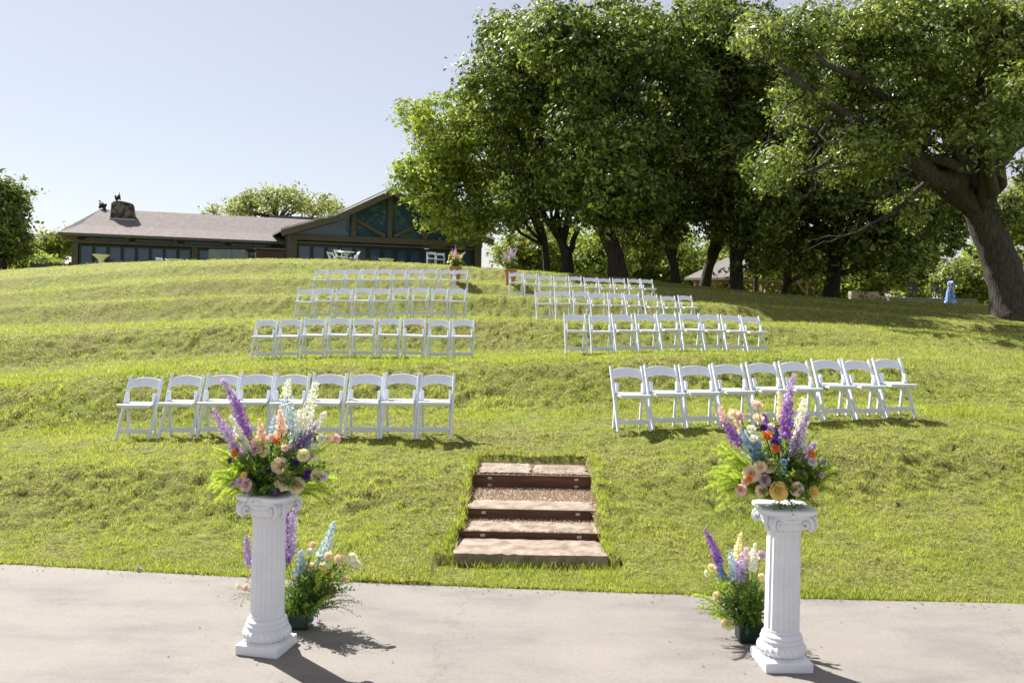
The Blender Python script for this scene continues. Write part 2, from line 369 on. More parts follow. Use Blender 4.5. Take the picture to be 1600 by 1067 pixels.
c3=np.stack([np.stack([tX-np.cos(a)*wd/2,tY-np.sin(a)*wd/2,tZ-.01],1),np.stack([tX+np.cos(a)*wd/2,tY+np.sin(a)*wd/2,tZ-.01],1),np.stack([tX+np.cos(la)*h*.6,tY+np.sin(la)*h*.6,tZ+h],1)],1).reshape(-1,3)
f3=np.arange(3*n).reshape(-1,3)
co=np.concatenate([c1,c2,c3]); f=np.concatenate([f1,f2+len(c1),f3+len(c1)+len(c2)])
tag(npmesh('grass',co,f,M['blade'],k=3),'short sunlit mown grass covering the hillside','grass',kind='stuff')
# small broad-leaved weeds in the lawn
# ---------------------------------------------------------------- steps
st=thing('garden_steps','four stone slab steps edged with rusty steel set into grass bank','steps',(.2,8.9,0))
def rough_slab(name,x0,x1,y0,y1,z0,z1,mat,parent,jag=.018,seed=1,nx=26,ny=7):
    g=random.Random(seed); mb=MB(); vs=[]
    for j in range(ny):
        for i_ in range(nx):
            x=x0+(x1-x0)*i_/(nx-1); y=y0+(y1-y0)*j/(ny-1)
            if j==0: y+=g.uniform(-jag,jag*.6)
            if i_ in(0,nx-1): x+=g.uniform(-jag,jag)
            vs.append((x,y,z1+g.uniform(-.003,.003)-(.008 if j==0 or i_ in (0,nx-1) else 0)))
    fs=[(j*nx+i_,j*nx+i_+1,(j+1)*nx+i_+1,(j+1)*nx+i_) for j in range(ny-1) for i_ in range(nx-1)]
    border=[i_ for i_ in range(nx)]+[j*nx+nx-1 for j in range(1,ny)]+[(ny-1)*nx+i_ for i_ in range(nx-2,-1,-1)]+[j*nx for j in range(ny-2,0,-1)]
    off=len(vs); nb=len(border); cx=(x0+x1)/2; cy=(y0+y1)/2
    for b_ in border:
        v=vs[b_]; vs.append((v[0]+g.uniform(-.6,1)*jag*.5*(1 if v[0]>cx else -1),v[1]-g.uniform(-.3,.5)*jag*(1 if v[1]<cy else 0),(z0+z1)/2+g.uniform(-.01,.01)))
    for b_ in border: vs.append((vs[b_][0],vs[b_][1],z0))
    for i_ in range(nb):
        k=(i_+1)%nb; fs.append((border[k],border[i_],off+i_,off+k)); fs.append((off+k,off+i_,off+nb+i_,off+nb+k))
    mb.add(vs,fs); o=mb.build(name,mat,parent); o.location=(-.2,-8.9,0); return o
rough_slab('stone_slab',-.46,.84,7.6,8.06,-.03,.122,M['slab'],st,.022,1)
rough_slab('stone_slab',-.36,.80,8.10,8.46,.10,.176,M['slab'],st,.012,2)
rough_slab('stone_slab',-.38,.84,8.62,9.02,.18,.258,M['slab'],st,.012,3)
rough_slab('stone_slab',-.30,.245,9.70,10.2,.32,.412,M['slab'],st,.014,4)
rough_slab('stone_slab',.29,.86,9.72,10.2,.31,.405,M['slabdark'],st,.02,5)
for (x0,x1,y,zb,zt,b2,w4) in ((-.42,.89,8.085,.10,.179,1,0),(-.43,.915,8.605,.15,.262,1,0),(-.40,.97,9.62,.23,.392,2,1)):
    o=MB().box(((x0+x1)/2,y,(zb+zt)/2),(x1-x0,.014,zt-zb)).build('steel_edging',M['rust'],st,bevel=.002); o.location=(-.2,-8.9,0)
    for bx in (x0+.2,x1-.24):
        for k in range(b2):
            z=zt-.035-k*.075
            c=MB().box((bx,y-.0095,z),(.042,.006,.026)).build('bracket',M['bolt'],st,bevel=.002); c.location=(-.2,-8.9,0)
g=np.random.default_rng(21)
def pebbles(N,fn,s0,s1):
    vs=[];fs=[]
    for _ in range(N):
        x,y,z=fn(); s=g.uniform(s0,s1); o=len(vs)
        p=np.array([[1,0,0],[-1,0,0],[0,1,0],[0,-1,0],[0,0,.7],[0,0,-.7]])*s*g.uniform(.7,1.3,(6,1))
        a=g.random()*6.28; c,s_=math.cos(a),math.sin(a)
        for v in p: vs.append((x+v[0]*c-v[1]*s_,y+v[0]*s_+v[1]*c,z+v[2]))
        for t in ((0,2,4),(2,1,4),(1,3,4),(3,0,4),(2,0,5),(1,2,5),(3,1,5),(0,3,5)): fs.append(tuple(o+k for k in t))
    return vs,fs
def fill(x0,x1,y0,y1,z,dz=.0): return lambda:(g.uniform(x0,x1),g.uniform(y0,y1),z+g.uniform(-.004,.006)+dz)
mb=MB()
for a in ((3200,fill(-.38,.9,9.0,9.6,.262)),(500,fill(-.38,.9,8.45,8.6,.176)),(500,fill(-.38,.86,8.08,8.12,.176)),(800,fill(-.34,.92,9.62,9.74,.384)),(900,fill(-.34,.92,10.1,10.38,.39)),(160,fill(.24,.30,9.66,10.2,.385)),(500,fill(.80,.92,8.1,9.5,.25))):
    v,f_=pebbles(*a,.003,.0095); mb.add(v,f_)
for x0,x1,y0,y1,z in ((-.40,.92,9.0,9.61,.252),(-.40,.88,8.08,8.61,.166),(-.38,.95,9.62,10.36,.372),(-.42,.9,8.6,9.02,.245)):
    mb.add([(x0,y0,z),(x1,y0,z),(x1,y1,z),(x0,y1,z)],[(0,1,2,3)])
o=mb.build('gravel_fill',M['gravelm'],st); o.location=(-.2,-8.9,0); o['kind']='stuff'
mb=MB()
for sx in (-.43,.96):
    vs=[]
    for (y,z) in ((7.62,.02),(8.1,.10),(8.6,.18),(9.6,.30),(10.42,.36)): 
        zt=gz(sx+(-.06 if sx<0 else .06),y); vs+=[(sx,y,z-.1),(sx,y,max(zt,z))]
    mb.add(vs,[(2*k,2*k+1,2*k+3,2*k+2) for k in range(4)])
mb.add([(-.45,10.42,.3),(.98,10.42,.3),(.98,10.42,.455),(-.45,10.42,.455)],[(0,1,2,3)])
M['soil']=mottled('bare_soil',(.05,.035,.022),(.11,.08,.05),20,.95,.5,.02)
o=mb.build('soil_edge',M['soil'],st); o.location=(-.2,-8.9,0)
# ---------------------------------------------------------------- folding chairs
def make_chair():
    t=thing('folding_chair','x','chair')
    Wd=.415; X=Wd/2; m=M['resin']
    topy,topz=.17,.775; fy,fz=-.235,0
    def on(z): return topy+(fy-topy)*(topz-z)/topz
    for s in(-1,1):
        MB().beam((s*X,fy,fz),(s*X,topy,topz+.012),.032,.042,(0,1,0)).build('leg',m,t,bevel=.004)
        x=s*(X-.034)
        MB().beam((x,.08,0),(x,.03,.36),.034,.045,(0,1,0)).beam((x,.03,.36),(x,-.01,.46),.03,.065,(0,1,0)).beam((x,-.01,.46),(x,.0,.585),.03,.075,(0,1,0)).build('rear_leg',m,t,bevel=.005)
    mb=MB(); n=11; vs=[]
    for i_ in range(n):
        u=-1+2*i_/(n-1); x=u*(X-.013); arch=.032*(1-u*u); yy=.03*(1-u*u)
        for z in(.625+arch*1.1,.742+arch*1.0):
            for dy in(-.009,.009): vs.append((x,on(z)+yy*.6+dy,z))
    fs=[]
    for i_ in range(n-1):
        a=4*i_; b=a+4; fs+=[(a,b,b+2,a+2),(a+1,a+3,b+3,b+1),(a,a+1,b+1,b),(a+2,b+2,b+3,a+3)]
    fs+=[(0,2,3,1),(4*n-4,4*n-3,4*n-1,4*n-2)]
    mb.add(vs,fs).build('backrest',m,t,bevel=.003)
    rx=Matrix.Rotation(R(4),3,'X')
    MB().box((0,-.075,.437),(.345,.36,.026),rx).box((0,-.26,.446),(.40,.035,.036),rx).build('seat',m,t,bevel=.007)
    MB().beam((-X,on(.115)-.0,.115),(X,on(.115),.115),.018,.058,(0,0,1)).build('stretcher',m,t,bevel=.003)
    MB().beam((-X+.03,.07,.075),(X-.03,.07,.075),.035,.016,(0,0,1)).build('rear_stretcher',m,t,bevel=.003)
    return t
chair0=make_chair(); used=[False]
def place_chair(p,rz,label,group):
    c=chair0 if not used[0] else copy_tree(chair0); used[0]=True
    c.location=p; c.rotation_euler=(R(random.uniform(-1.2,1.2)),R(random.uniform(-.9,.9)),rz); c['label']=label; c['group']=group; return c
NUM=['first','second','third','fourth','fifth','sixth','seventh','eighth','ninth','tenth']
ROWS=[('left','front',[215,281,340,394,450,506,565,622,677.5],11.6,11.3,1,1),
 ('right','front',[978.5,1032,1087,1139,1192,1243,1293,1341,1389],11.4,12.5,8,12.5),
 ('left','second',[408,446,484,523,562,601,640,679,717],17.7,17.6,0,2),
 ('right','second',[892,932,968,1003,1038,1072,1105,1138,1170],17.6,19.4,6,13),
 ('left','third',[468,498,528.5,558.5,588,618,648.5,679,708],23.2,23.2,0,2),
 ('right','third',[842,872,900,927,955,982,1011,1039,1065],23.6,25.5,6,14),
 ('left','back',[492.5,519,542.5,567,591.5,615.5,639,663.5,689,712],27.6,27.7,0,2),
 ('right','back',[797.5,820.5,844.5,867.5,891.5,915,937.5,960.5,983.5,1004],28.4,30.3,4,14)]
for side,row,xsr,d0,d1,r0,r1 in ROWS:
    n=len(xsr)
    for k,x in enumerate(xsr):
        t_=k/(n-1); D=d0+(d1-d0)*t_; q_=ground_px(x+8,D)
        zf=max(terrain([q_.x-.2,q_.x+.2,q_.x],[D-.22,D-.22,D+.2],fine=False))
        ai=(n-1-k) if side=='left' else k
        place='on the aisle' if ai==0 else ('at the outer end' if ai==n-1 else NUM[ai]+' from the aisle')
        rz=R(r0+(r1-r0)*t_+random.uniform(-2.8,2.8))
        lab=f'white folding chair {place} in the {row} row {side} of the aisle' if ai not in(0,n-1) else f'white folding chair {place}, {row} row {side} of the aisle'
        place_chair((q_.x,D,zf-.012),rz,lab,f'white folding chairs in the {row} row on the {side} side')
# ---------------------------------------------------------------- trees
def leafcloud(lobes,per,lpc,size,seed,spread=.2,shell=.5,up=.5,aspect=.5):
    g=np.random.default_rng(seed); L=np.array(lobes); nl=len(L)
    nc=np.maximum(1,(per*(L[:,3]/L[:,3].mean())**2)).astype(int); idx=np.repeat(np.arange(nl),nc); K=len(idx)
    d=g.normal(size=(K,3)); d/=np.linalg.norm(d,axis=1)[:,None]; r=(shell+(1.08-shell)*g.random(K)**.7)*np.where(g.random(K)<.16,1.32,1)
    cc=L[idx,:3]+d*(L[idx,3]*r)[:,None]*np.array([1,1,.85])
    i2=np.repeat(np.arange(K),lpc); n=len(i2)
    sp=(spread*(.4+1.1*g.random(K)**1.5))[i2]
    p=cc[i2]+g.normal(size=(n,3))*sp[:,None]*np.array([1,1,.55])
    nrm=g.normal(size=(n,3))*.62+d[i2]*1.0+np.array([0,0,up*.7]); nrm/=np.linalg.norm(nrm,axis=1)[:,None]
    a=np.cross(nrm,g.normal(size=(n,3))); a/=np.linalg.norm(a,axis=1)[:,None]; b=np.cross(nrm,a)
    s=size*(.6+.8*g.random(n)); a=a*s[:,None]; b=b*(s*aspect)[:,None]
    co=np.stack([p-a,p-b*.9+a*.1,p+a,p+b*.9+a*.1],1).reshape(-1,3)
    return co,np.arange(4*n).reshape(-1,4)
def ell_lobes(ells,D,depth,n,rr,seed):
    """crown lobes scattered through ellipsoids given by where the crown stands in the view"""
    g=random.Random(seed); out=[]; tot=sum(e[2]*e[3] for e in ells)
    for e in ells:
        k=max(2,int(round(n*e[2]*e[3]/tot))); dd=e[4] if len(e)>4 else 0
        for _ in range(k):
            while True:
                u,v,w_=g.uniform(-1,1),g.uniform(-1,1),g.uniform(-1,1); q=math.sqrt(u*u+v*v+w_*w_)
                if .25<q<=1: break
            q2=q**.5; u/=q2;v/=q2;w_/=q2; r=g.uniform(*rr)
            Dd=D+dd+depth*w_*.9; kx=max(.1,e[2]-r*F/D*.8); ky=max(.1,e[3]-r*F/D*.7)
            p=P(e[0]+u*kx,e[1]+v*ky,Dd); out.append((p.x,p.y,p.z,r))
    return out
def branch(mb,a,b,r0,r1,sag=.1,n=6,seed=0,wob=.12,ns=7):
    g=random.Random(seed); a=Vector(a);b=Vector(b);L=(b-a).length; pts=[];rd=[]
    for i_ in range(n+1):
        t=i_/n; p=a.lerp(b,t)+Vector((0,0,math.sin(PI*t)*L*sag))
        if 0<i_<n: p+=Vector((g.uniform(-1,1),g.uniform(-1,1),g.uniform(-.7,.7)))*L*wob*.3
        pts.append(p); rd.append(r0+(r1-r0)*t**.8)
    mb.tube(pts,rd,ns,rough=.05); return pts
def tree(name,label,D,trunk,ells,depth,nl,rr,per,lpc,size,leaf,bark,seed,group=None,limbs=10,spread=.2,shell=.5,extra=None,twigs=0,aspect=.5,cat='tree',D_tr=None):
    """trunk: list of (px x, px y, px width) from the ground up"""
    Dt=D_tr or D
    base=P(trunk[0][0],trunk[0][1],Dt); gzb=gz(base.x,Dt)
    t=thing(name,label,cat,(base.x,Dt,gzb),0,group)
    g=random.Random(seed); pts=[P(a,b,Dt) for a,b,_ in trunk]; rad=[w_*Dt/F/2 for *_,w_ in trunk]
    pts[0].z=min(pts[0].z,gzb)-.15; 
    # subdivide
    P2=[];R2=[]
    for i_ in range(len(pts)-1):
        for k in range(4):
            u=k/4; p=pts[i_].lerp(pts[i_+1],u); 
            P2.append(p+Vector((g.uniform(-1,1),g.uniform(-1,1),0))*rad[0]*.05*(0 if i_==0 and k==0 else 1)); R2.append(rad[i_]*(1-u)+rad[i_+1]*u)
    P2.append(pts[-1]);R2.append(rad[-1])
    
    for k_,m_ in enumerate((1.32,1.12,1.04)): R2[k_]*=m_
    mb=MB().tube(P2,R2,20,rough=.03)
    lobes=ell_lobes(ells,D,depth,nl,rr,seed) if ells else []
    lb=sorted(lobes,key=lambda l:g.random())[:limbs]
    for k,l in enumerate(lb):
        i_=g.randint(max(1,int(len(P2)*.55)),len(P2)-1)
        branch(mb,P2[i_],l[:3],R2[i_]*.5,.035,g.uniform(-.02,.12),6,seed*31+k,.2)
    if extra: extra(mb)
    for k in range(twigs):
        l=g.choice(lobes); a=Vector(l[:3]); d=Vector((g.uniform(-1,1),g.uniform(-1,.2),g.uniform(-.6,.7))).normalized()
        branch(mb,a-d*l[3]*.5,a+d*l[3]*1.1,.028,.008,0,5,seed*77+k,.3,4)
    mb.v=[(v[0]-base.x,v[1]-Dt,v[2]-gzb) for v in mb.v]
    mb.build('trunk',bark,t,smooth=True)
    co,f=leafcloud(lobes,per,lpc,size,seed,spread,shell,aspect=aspect)
    co=co-np.array([base.x,Dt,gzb]); npmesh('crown',co,f,leaf,t); return t
A=M
tree('oak_tree','low spreading lime green oak with slim trunk beside the lodge gable',45.5,[(857,430,12),(852,385,11),(845,350,9)],
  [(695,215,58,78),(672,262,52,44),(750,325,78,58),(678,315,38,32),(760,230,90,90),(712,345,58,34),(652,180,22,22),(640,285,30,20)],2.8,74,(.5,1.2),34,18,.105,A['leafA'],A['bark'],1,'oaks shading the crest',spread=.2)
tree('oak_tree','bright topped oak with forked trunk rising just behind the lime green oak',42,[(888,428,19),(886,400,18),(878,380,13),(862,345,9)],
  [(810,110,100,95),(770,150,62,90),(850,210,110,110),(840,310,90,60),(800,60,60,40)],4,72,(.7,1.5),40,20,.11,A['leafB'],A['bark'],2,'oaks shading the crest',
  extra=lambda mb:branch(mb,P(886,405,42),P(905,355,42),.2,.1,0,5,3))
tree('oak_tree','tallest dense dark green oak with thick leaning trunk at the centre',38.5,[(968,432,30),(962,400,27),(945,360,24),(925,325,18)],
  [(930,90,115,100),(960,200,105,100),(880,50,80,55),(990,50,55,50),(930,290,110,75),(1000,290,60,70)],5,96,(.7,1.6),42,20,.11,A['leafB'],A['bark'],3,'oaks shading the crest',limbs=14)
tree('oak_tree','dark oak with slim trunk curving left near end of back row chairs',43,[(1058,450,15),(1052,410,14),(1035,360,12)],
  [(1060,130,75,115),(1050,280,80,90),(1010,355,60,42),(1090,40,50,50)],4,54,(.8,1.5),40,20,.12,A['leafB'],A['bark'],4,'oaks shading the crest')
tree('oak_tree','dark oak with trunk leaning right just left of timber pavilion',45,[(1098,456,17),(1108,415,15),(1128,370,13)],
  [(1110,90,85,85),(1130,200,90,90),(1110,300,80,60),(1110,40,60,60),(1165,60,60,60),(1200,110,60,60)],4,76,(.8,1.5),40,20,.12,A['leafB'],A['bark'],5,'oaks shading the crest')
tree('oak_tree','straight trunked dark oak standing in front of timber pavilion roof',43,[(1150,462,23),(1151,420,20),(1146,340,15)],
  [(1180,240,90,90),(1170,340,70,50),(1200,330,60,50),(1185,395,40,22)],4,50,(.8,1.5),36,20,.12,A['leafB'],A['bark'],6,'oaks shading the crest')
tree('oak_tree','small dark multi-stemmed oak right of timber pavilion',47,[(1222,464,12),(1230,430,11),(1236,390,8)],
  [(1250,330,85,60),(1230,270,70,60),(1290,240,80,80),(1215,400,40,26),(1270,400,50,22)],4,48,(.8,1.5),36,20,.12,A['leafB'],A['bark'],7,'oaks shading the crest',
  extra=lambda mb:branch(mb,P(1226,445,47),P(1300,400,47),.14,.05,-.02,6,4))
tree('oak_tree','dark shaded oak with broad straight trunk left of the stone wall',45,[(1298,467,25),(1302,430,22),(1310,380,18)],
  [(1320,300,95,75),(1400,330,90,62),(1340,220,100,80),(1440,290,80,70),(1400,400,60,28),(1350,385,60,35),(1482,365,42,45,3)],4.5,72,(.8,1.5),36,20,.12,A['leafB'],A['bark'],8,'oaks shading the crest')
tree('slender_tree','thin young trunk standing between pavilion and multi-stemmed oak',50,[(1180,463,7),(1182,420,6),(1180,380,5)],
  [(1190,345,40,40)],2,8,(.7,1.2),30,18,.12,A['leafB'],A['bark'],9)
# the big tree on the right
def big_limbs(mb):
    D=33
    def lim(pp,ww,seed,d2=0):
        pts=[P(x,y,D+dd) for x,y,dd in pp]; g=random.Random(seed); P2=[];R2=[]
        rad=[w_*D/F/2 for w_ in ww]
        for i_ in range(len(pts)-1):
            for k in range(4):
                u=k/4; P2.append(pts[i_].lerp(pts[i_+1],u)+Vector((g.uniform(-1,1),g.uniform(-1,1),g.uniform(-1,1)))*rad[i_]*.25); R2.append(rad[i_]*(1-u)+rad[i_+1]*u)
        P2.append(pts[-1]);R2.append(rad[-1]); mb.tube(P2,R2,10,rough=.06)
    lim([(1524,318,0),(1490,285,-1),(1458,275,-2),(1420,240,-3),(1380,195,-4),(1320,180,-5),(1262,140,-6),(1215,95,-6)],[44,36,28,24,18,13,9,4],1)
    lim([(1521,300,0),(1526,240,.5),(1528,190,1),(1540,120,2),(1560,60,2.5),(1568,-20,3)],[40,34,28,24,18,10],2)
    lim([(1535,300,0),(1562,250,1),(1590,225,1.5),(1650,200,2)],[36,28,22,14],3)
    lim([(1520,290,0),(1500,240,-2),(1470,200,-3),(1450,120,-4),(1440,40,-4)],[26,20,16,12,6],4)
    lim([(1458,275,-2),(1400,330,-3),(1360,350,-4)],[10,6,3],5)
    lim([(1380,195,-4),(1320,240,-5),(1262,270,-6),(1180,300,-6.5)],[10,7,5,2],6)
    lim([(1450,225,-3),(1360,130,-5),(1290,100,-6),(1240,60,-6)],[14,10,7,3],7)
    lim([(1528,190,1),(1570,165,0),(1620,140,-1)],[18,12,6],8)
    lim([(1560,60,2.5),(1590,50,2),(1640,40,1)],[14,9,5],9)
    for k,(a,b) in enumerate((((1262,140),(1180,230)),((1300,180),(1220,310)),((1320,180),(1240,330)),((1340,240),(1265,290)),((1215,95),(1190,30)),((1240,60),(1200,0)),((1262,140),(1150,60)),((1360,350),(1290,380)),((1420,240),(1370,330)))):
        branch(mb,P(*a,27.5),P(*b,27),.05,.01,-.05,7,k+50,.35,5)
        for j in range(3): 
            c=P(a[0]+(b[0]-a[0])*.6,a[1]+(b[1]-a[1])*.6,27.3); branch(mb,c,c+Vector((random.uniform(-1.6,.6),random.uniform(-.5,.5),random.uniform(-1,1))),.02,.006,0,5,k*7+j,.4,4)
tree('oak_tree','huge old oak leaning left with thick furrowed trunk at right edge',29.5,[(1584,484,62),(1573,440,56),(1557,395,52),(1539,345,50),(1527,312,50),(1527,296,42)],
  [(1500,60,120,100),(1390,110,110,80),(1300,140,90,70),(1245,175,60,55),(1430,190,100,60),(1590,60,80,90),(1610,150,60,50),(1350,40,100,60),(1250,60,60,60),(1360,230,90,45),(1210,265,55,38),(1430,330,50,16),(1320,270,70,25),(1550,190,70,80,-2),(1500,170,90,70,2),(1590,120,60,80,-2),(1480,30,150,60),(1180,60,60,50),(1600,265,34,20,2),(1580,330,40,40,6),(1450,90,130,80,9),(1560,100,60,80,9),(1320,60,100,60,9),(1400,60,130,60,14),(1560,40,90,60,14)],3.5,290,(.3,.9),26,16,.085,A['leafC'],A['barkl'],10,'oaks shading the crest',limbs=22,spread=.17,shell=.2,extra=big_limbs,twigs=130,aspect=.5,D_tr=33)  # high rear lobes at the end are unseen, added to shade the right lawn
# trees behind
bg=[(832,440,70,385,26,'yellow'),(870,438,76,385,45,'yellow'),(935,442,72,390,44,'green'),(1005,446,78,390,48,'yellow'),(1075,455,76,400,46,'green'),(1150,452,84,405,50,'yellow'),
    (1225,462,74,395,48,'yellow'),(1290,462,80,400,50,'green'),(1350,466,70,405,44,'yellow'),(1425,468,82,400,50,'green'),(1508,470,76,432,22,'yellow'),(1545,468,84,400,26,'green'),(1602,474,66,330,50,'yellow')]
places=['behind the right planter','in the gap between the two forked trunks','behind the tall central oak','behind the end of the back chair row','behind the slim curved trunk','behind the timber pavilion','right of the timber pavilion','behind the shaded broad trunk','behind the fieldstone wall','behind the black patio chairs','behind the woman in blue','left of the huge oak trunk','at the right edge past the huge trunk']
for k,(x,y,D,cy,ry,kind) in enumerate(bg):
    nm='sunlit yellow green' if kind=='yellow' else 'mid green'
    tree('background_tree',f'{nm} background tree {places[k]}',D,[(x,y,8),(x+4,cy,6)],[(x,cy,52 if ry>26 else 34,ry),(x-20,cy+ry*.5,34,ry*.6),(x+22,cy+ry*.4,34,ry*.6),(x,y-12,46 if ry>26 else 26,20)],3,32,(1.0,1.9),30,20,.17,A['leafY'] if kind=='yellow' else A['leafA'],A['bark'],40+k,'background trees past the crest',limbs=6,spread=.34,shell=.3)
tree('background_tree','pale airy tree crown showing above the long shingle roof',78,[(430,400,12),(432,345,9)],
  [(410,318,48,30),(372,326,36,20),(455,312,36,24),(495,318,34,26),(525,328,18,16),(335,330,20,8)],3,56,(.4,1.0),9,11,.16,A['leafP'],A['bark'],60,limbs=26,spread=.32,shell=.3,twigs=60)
tree('dark_tree','tall dark green tree at the left edge of the lawn',52,[(5,424,14),(2,370,12)],
  [(0,345,42,66),(-30,330,50,60),(20,385,24,30),(8,305,24,25)],3,44,(.7,1.3),40,20,.12,A['leafB'],A['bark'],61,spread=.22)
tree('background_tree','small yellow green tree between the dark tree and lodge',80,[(85,420,6),(88,395,5)],
  [(88,385,30,24),(60,400,26,16),(105,372,18,14)],2,18,(.8,1.4),30,18,.17,A['leafY'],A['bark'],62,limbs=5,spread=.3,shell=.3)
tree('background_tree','leafy shrub like tree low behind the weathered fence',74,[(48,424,6),(45,408,5)],
  [(40,412,26,16),(70,414,18,10)],2,12,(.7,1.1),30,18,.15,A['leafA'],A['bark'],63,limbs=3,spread=.26,shell=.3)
# ---------------------------------------------------------------- lodge
FL=2.55; ang=math.atan2(.363,.932)
lodge=thing('lodge','long low timber lodge with shingle roof and glazed gable end','building',(-12.3,50,FL),ang)
def LB(name,mb,mat,parent=lodge,**k): return mb.build(name,mat,parent,**k)
GW=10.9; XC=GW/2
# gable roof slabs (profile across x, running back along y)
def roofslab(prof,y0,y1,th):
    mb=MB(); n=len(prof); vs=[]
    for y in(y0,y1):
        for x,z in prof: vs.append((x,y,z))
        for x,z in prof: vs.append((x,y,z-th))
    o=2*n
    fs=[(i,i+1,o+i+1,o+i) for i in range(n-1)]+[(n+i,o+n+i,o+n+i+1,n+i+1) for i in range(n-1)]
    fs+=[(i,n+i,n+i+1,i+1) for i in range(n-1)]+[(o+i,o+i+1,o+n+i+1,o+n+i) for i in range(n-1)]
    fs+=[(0,o,o+n,n),(n-1,2*n-1,o+2*n-1,o+n-1)]
    return mb.add(vs,fs)
Zb=3.05; Zeave=3.40; Zap=6.0; Zk=4.32
prof=[(-.75,Zeave-.06),(2.35,Zk),(2.9,Zk+.20),(XC,Zap),(GW-2.9,Zk+.20),(GW-2.35,Zk),(GW+.75,Zeave-.06)]
LB('gable_roof',roofslab(prof,-.9,12,.1),M['shingle'])
mb=MB()
for s in(0,1):
    f_=lambda x:(x if s==0 else GW-x)
    mb.beam((f_(-.72),-.82,Zeave-.28),(f_(2.6),-.82,Zk-.13),.10,.30,(0,0,1))
    mb.beam((f_(2.35),-1.0,Zk-.16),(f_(XC-.02 if s==0 else XC+.0),-1.0,Zap-.24),.12,.34,(0,0,1))
LB('bargeboard',mb,M['timber'])
mb=MB()
for s in(0,1):
    f_=lambda x:(x if s==0 else GW-x)
    mb.beam((f_(-.78),-.94,Zeave-.02),(f_(2.3),-.94,Zk+.05),.06,.06)
    mb.beam((f_(2.3),-1.12,Zk+.09),(f_(XC),-1.12,Zap+.08),.07,.07)
LB('roof_flashing',mb,M['ridge'])
LB('beam',MB().box((XC,-.02,Zb-.02),(GW+.5,.34,.36)),M['timber'],bevel=.015)
LB('beam',MB().box((XC,0,Zb-.32),(GW,.2,.12)),M['timber'],bevel=.01)
def roofz(x):
    x=x if x<=XC else GW-x
    return np.interp(x,[-.75,2.35,2.9,XC],[Zeave-.06,Zk,Zk+.2,Zap])
for x,wd in((.0,.42),(3.35,.26),(XC,.28),(GW-3.35,.26),(GW,.42)):
    z1=float(roofz(x))-.12; z0=0 if x in(0,GW) else Zb+.16
    LB('post',MB().box((x,-.03 if x in (0,GW) else -.1,(z0+z1)/2),(wd,.30,z1-z0)),M['timber'],bevel=.015)
for s in(-1,1):
    LB('brace',MB().beam((XC+s*.25,-.1,Zb+.22),(XC+s*(XC-3.35+.1),-.1,float(roofz(3.35))-.50),.24,.24,(0,1,0)),M['timber'])
# gable glass
mb=MB(); pr=[(x,float(roofz(x))-.14) for x in(.2,2.35,2.9,XC,GW-2.9,GW-2.35,GW-.2)]
mb.add([(x,.04,z) for x,z in pr]+[(GW-.2,.04,Zb),(.2,.04,Zb)],[tuple(range(9))])
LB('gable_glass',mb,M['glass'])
# folding doors under the gable
nP=13; x0=.26; x1=GW-.26; pw=(x1-x0)/nP; zt=Zb-.40
for k in range(nP):
    xa=x0+k*pw; fr=LB('door_panel',MB().box((xa+.05,.02,zt/2),(.095,.09,zt)).box((xa+pw-.05,.02,zt/2),(.095,.09,zt)).box((xa+pw/2,.02,zt-.06),(pw-.2,.088,.12)).box((xa+pw/2,.02,.1),(pw-.2,.088,.2)),M['darkmetal'])
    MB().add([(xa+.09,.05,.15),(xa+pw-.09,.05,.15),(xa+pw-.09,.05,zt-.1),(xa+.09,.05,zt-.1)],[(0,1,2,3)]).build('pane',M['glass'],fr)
mb=MB()   # curtains seen through the glass are folded linen just behind
LB('side_wall',MB().box((0.0,6.2,Zeave/2-.1),(.2,12,Zeave-.2)).box((GW,6.2,Zeave/2-.1),(.2,12,Zeave-.2)).box((XC,12,2.6),(GW,.2,5.2)),M['timber'])
# long wing
WX0=-11.2; WY=3.1; WE=.1
LB('wing_beam',MB().box(((WX0+WE)/2,WY-.05,2.45),(WE-WX0+.3,.3,.2)),M['timber'],bevel=.01)
posts=[WX0,-5.15,-.1]
for x in(WX0,WX0+6.15,): LB('post',MB().box((x,WY-.02,1.17),(.32,.26,2.34)),M['timber'],bevel=.01)
for k in range(5):
    x=WX0+.0+k*2.55+.02
    if x<-.3: LB('post',MB().box((x+ (0 if k else .0),WY-.05,2.68),(.26,.28,.26)),M['timber'],bevel=.01)
def wing_panels(xa,xb,n):
    pw=(xb-xa)/n; zt=2.30
    for k in range(n):
        x=xa+k*pw; fr=LB('door_panel',MB().box((x+.045,WY,zt/2),(.085,.08,zt)).box((x+pw-.045,WY,zt/2),(.085,.08,zt)).box((x+pw/2,WY,zt-.05),(pw-.18,.078,.10)).box((x+pw/2,WY,.1),(pw-.18,.078,.2)),M['darkmetal'])
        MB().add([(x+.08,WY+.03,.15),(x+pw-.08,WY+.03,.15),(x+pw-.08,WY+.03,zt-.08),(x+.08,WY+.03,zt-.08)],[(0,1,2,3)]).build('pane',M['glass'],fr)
wing_panels(WX0+.2,WX0+5.97,8); wing_panels(WX0+6.33,-.05,7)
for k in range(4):
    xa=WX0+.35+k*2.55+.1; xb=xa+2.1
    fr=LB('clerestory_window',MB().box(((xa+xb)/2,WY+.02,2.565),(xb-xa,.1,.03)).box(((xa+xb)/2,WY+.02,2.80),(xb-xa,.1,.04)).box((xa,WY+.02,2.68),(.04,.1,.2)).box((xb,WY+.02,2.68),(.04,.1,.2)),M['darkmetal'])
    MB().add([(xa,WY+.03,2.58),(xb,WY+.03,2.58),(xb,WY+.03,2.79),(xa,WY+.03,2.79)],[(0,1,2,3)]).build('pane',M['glass'],fr)
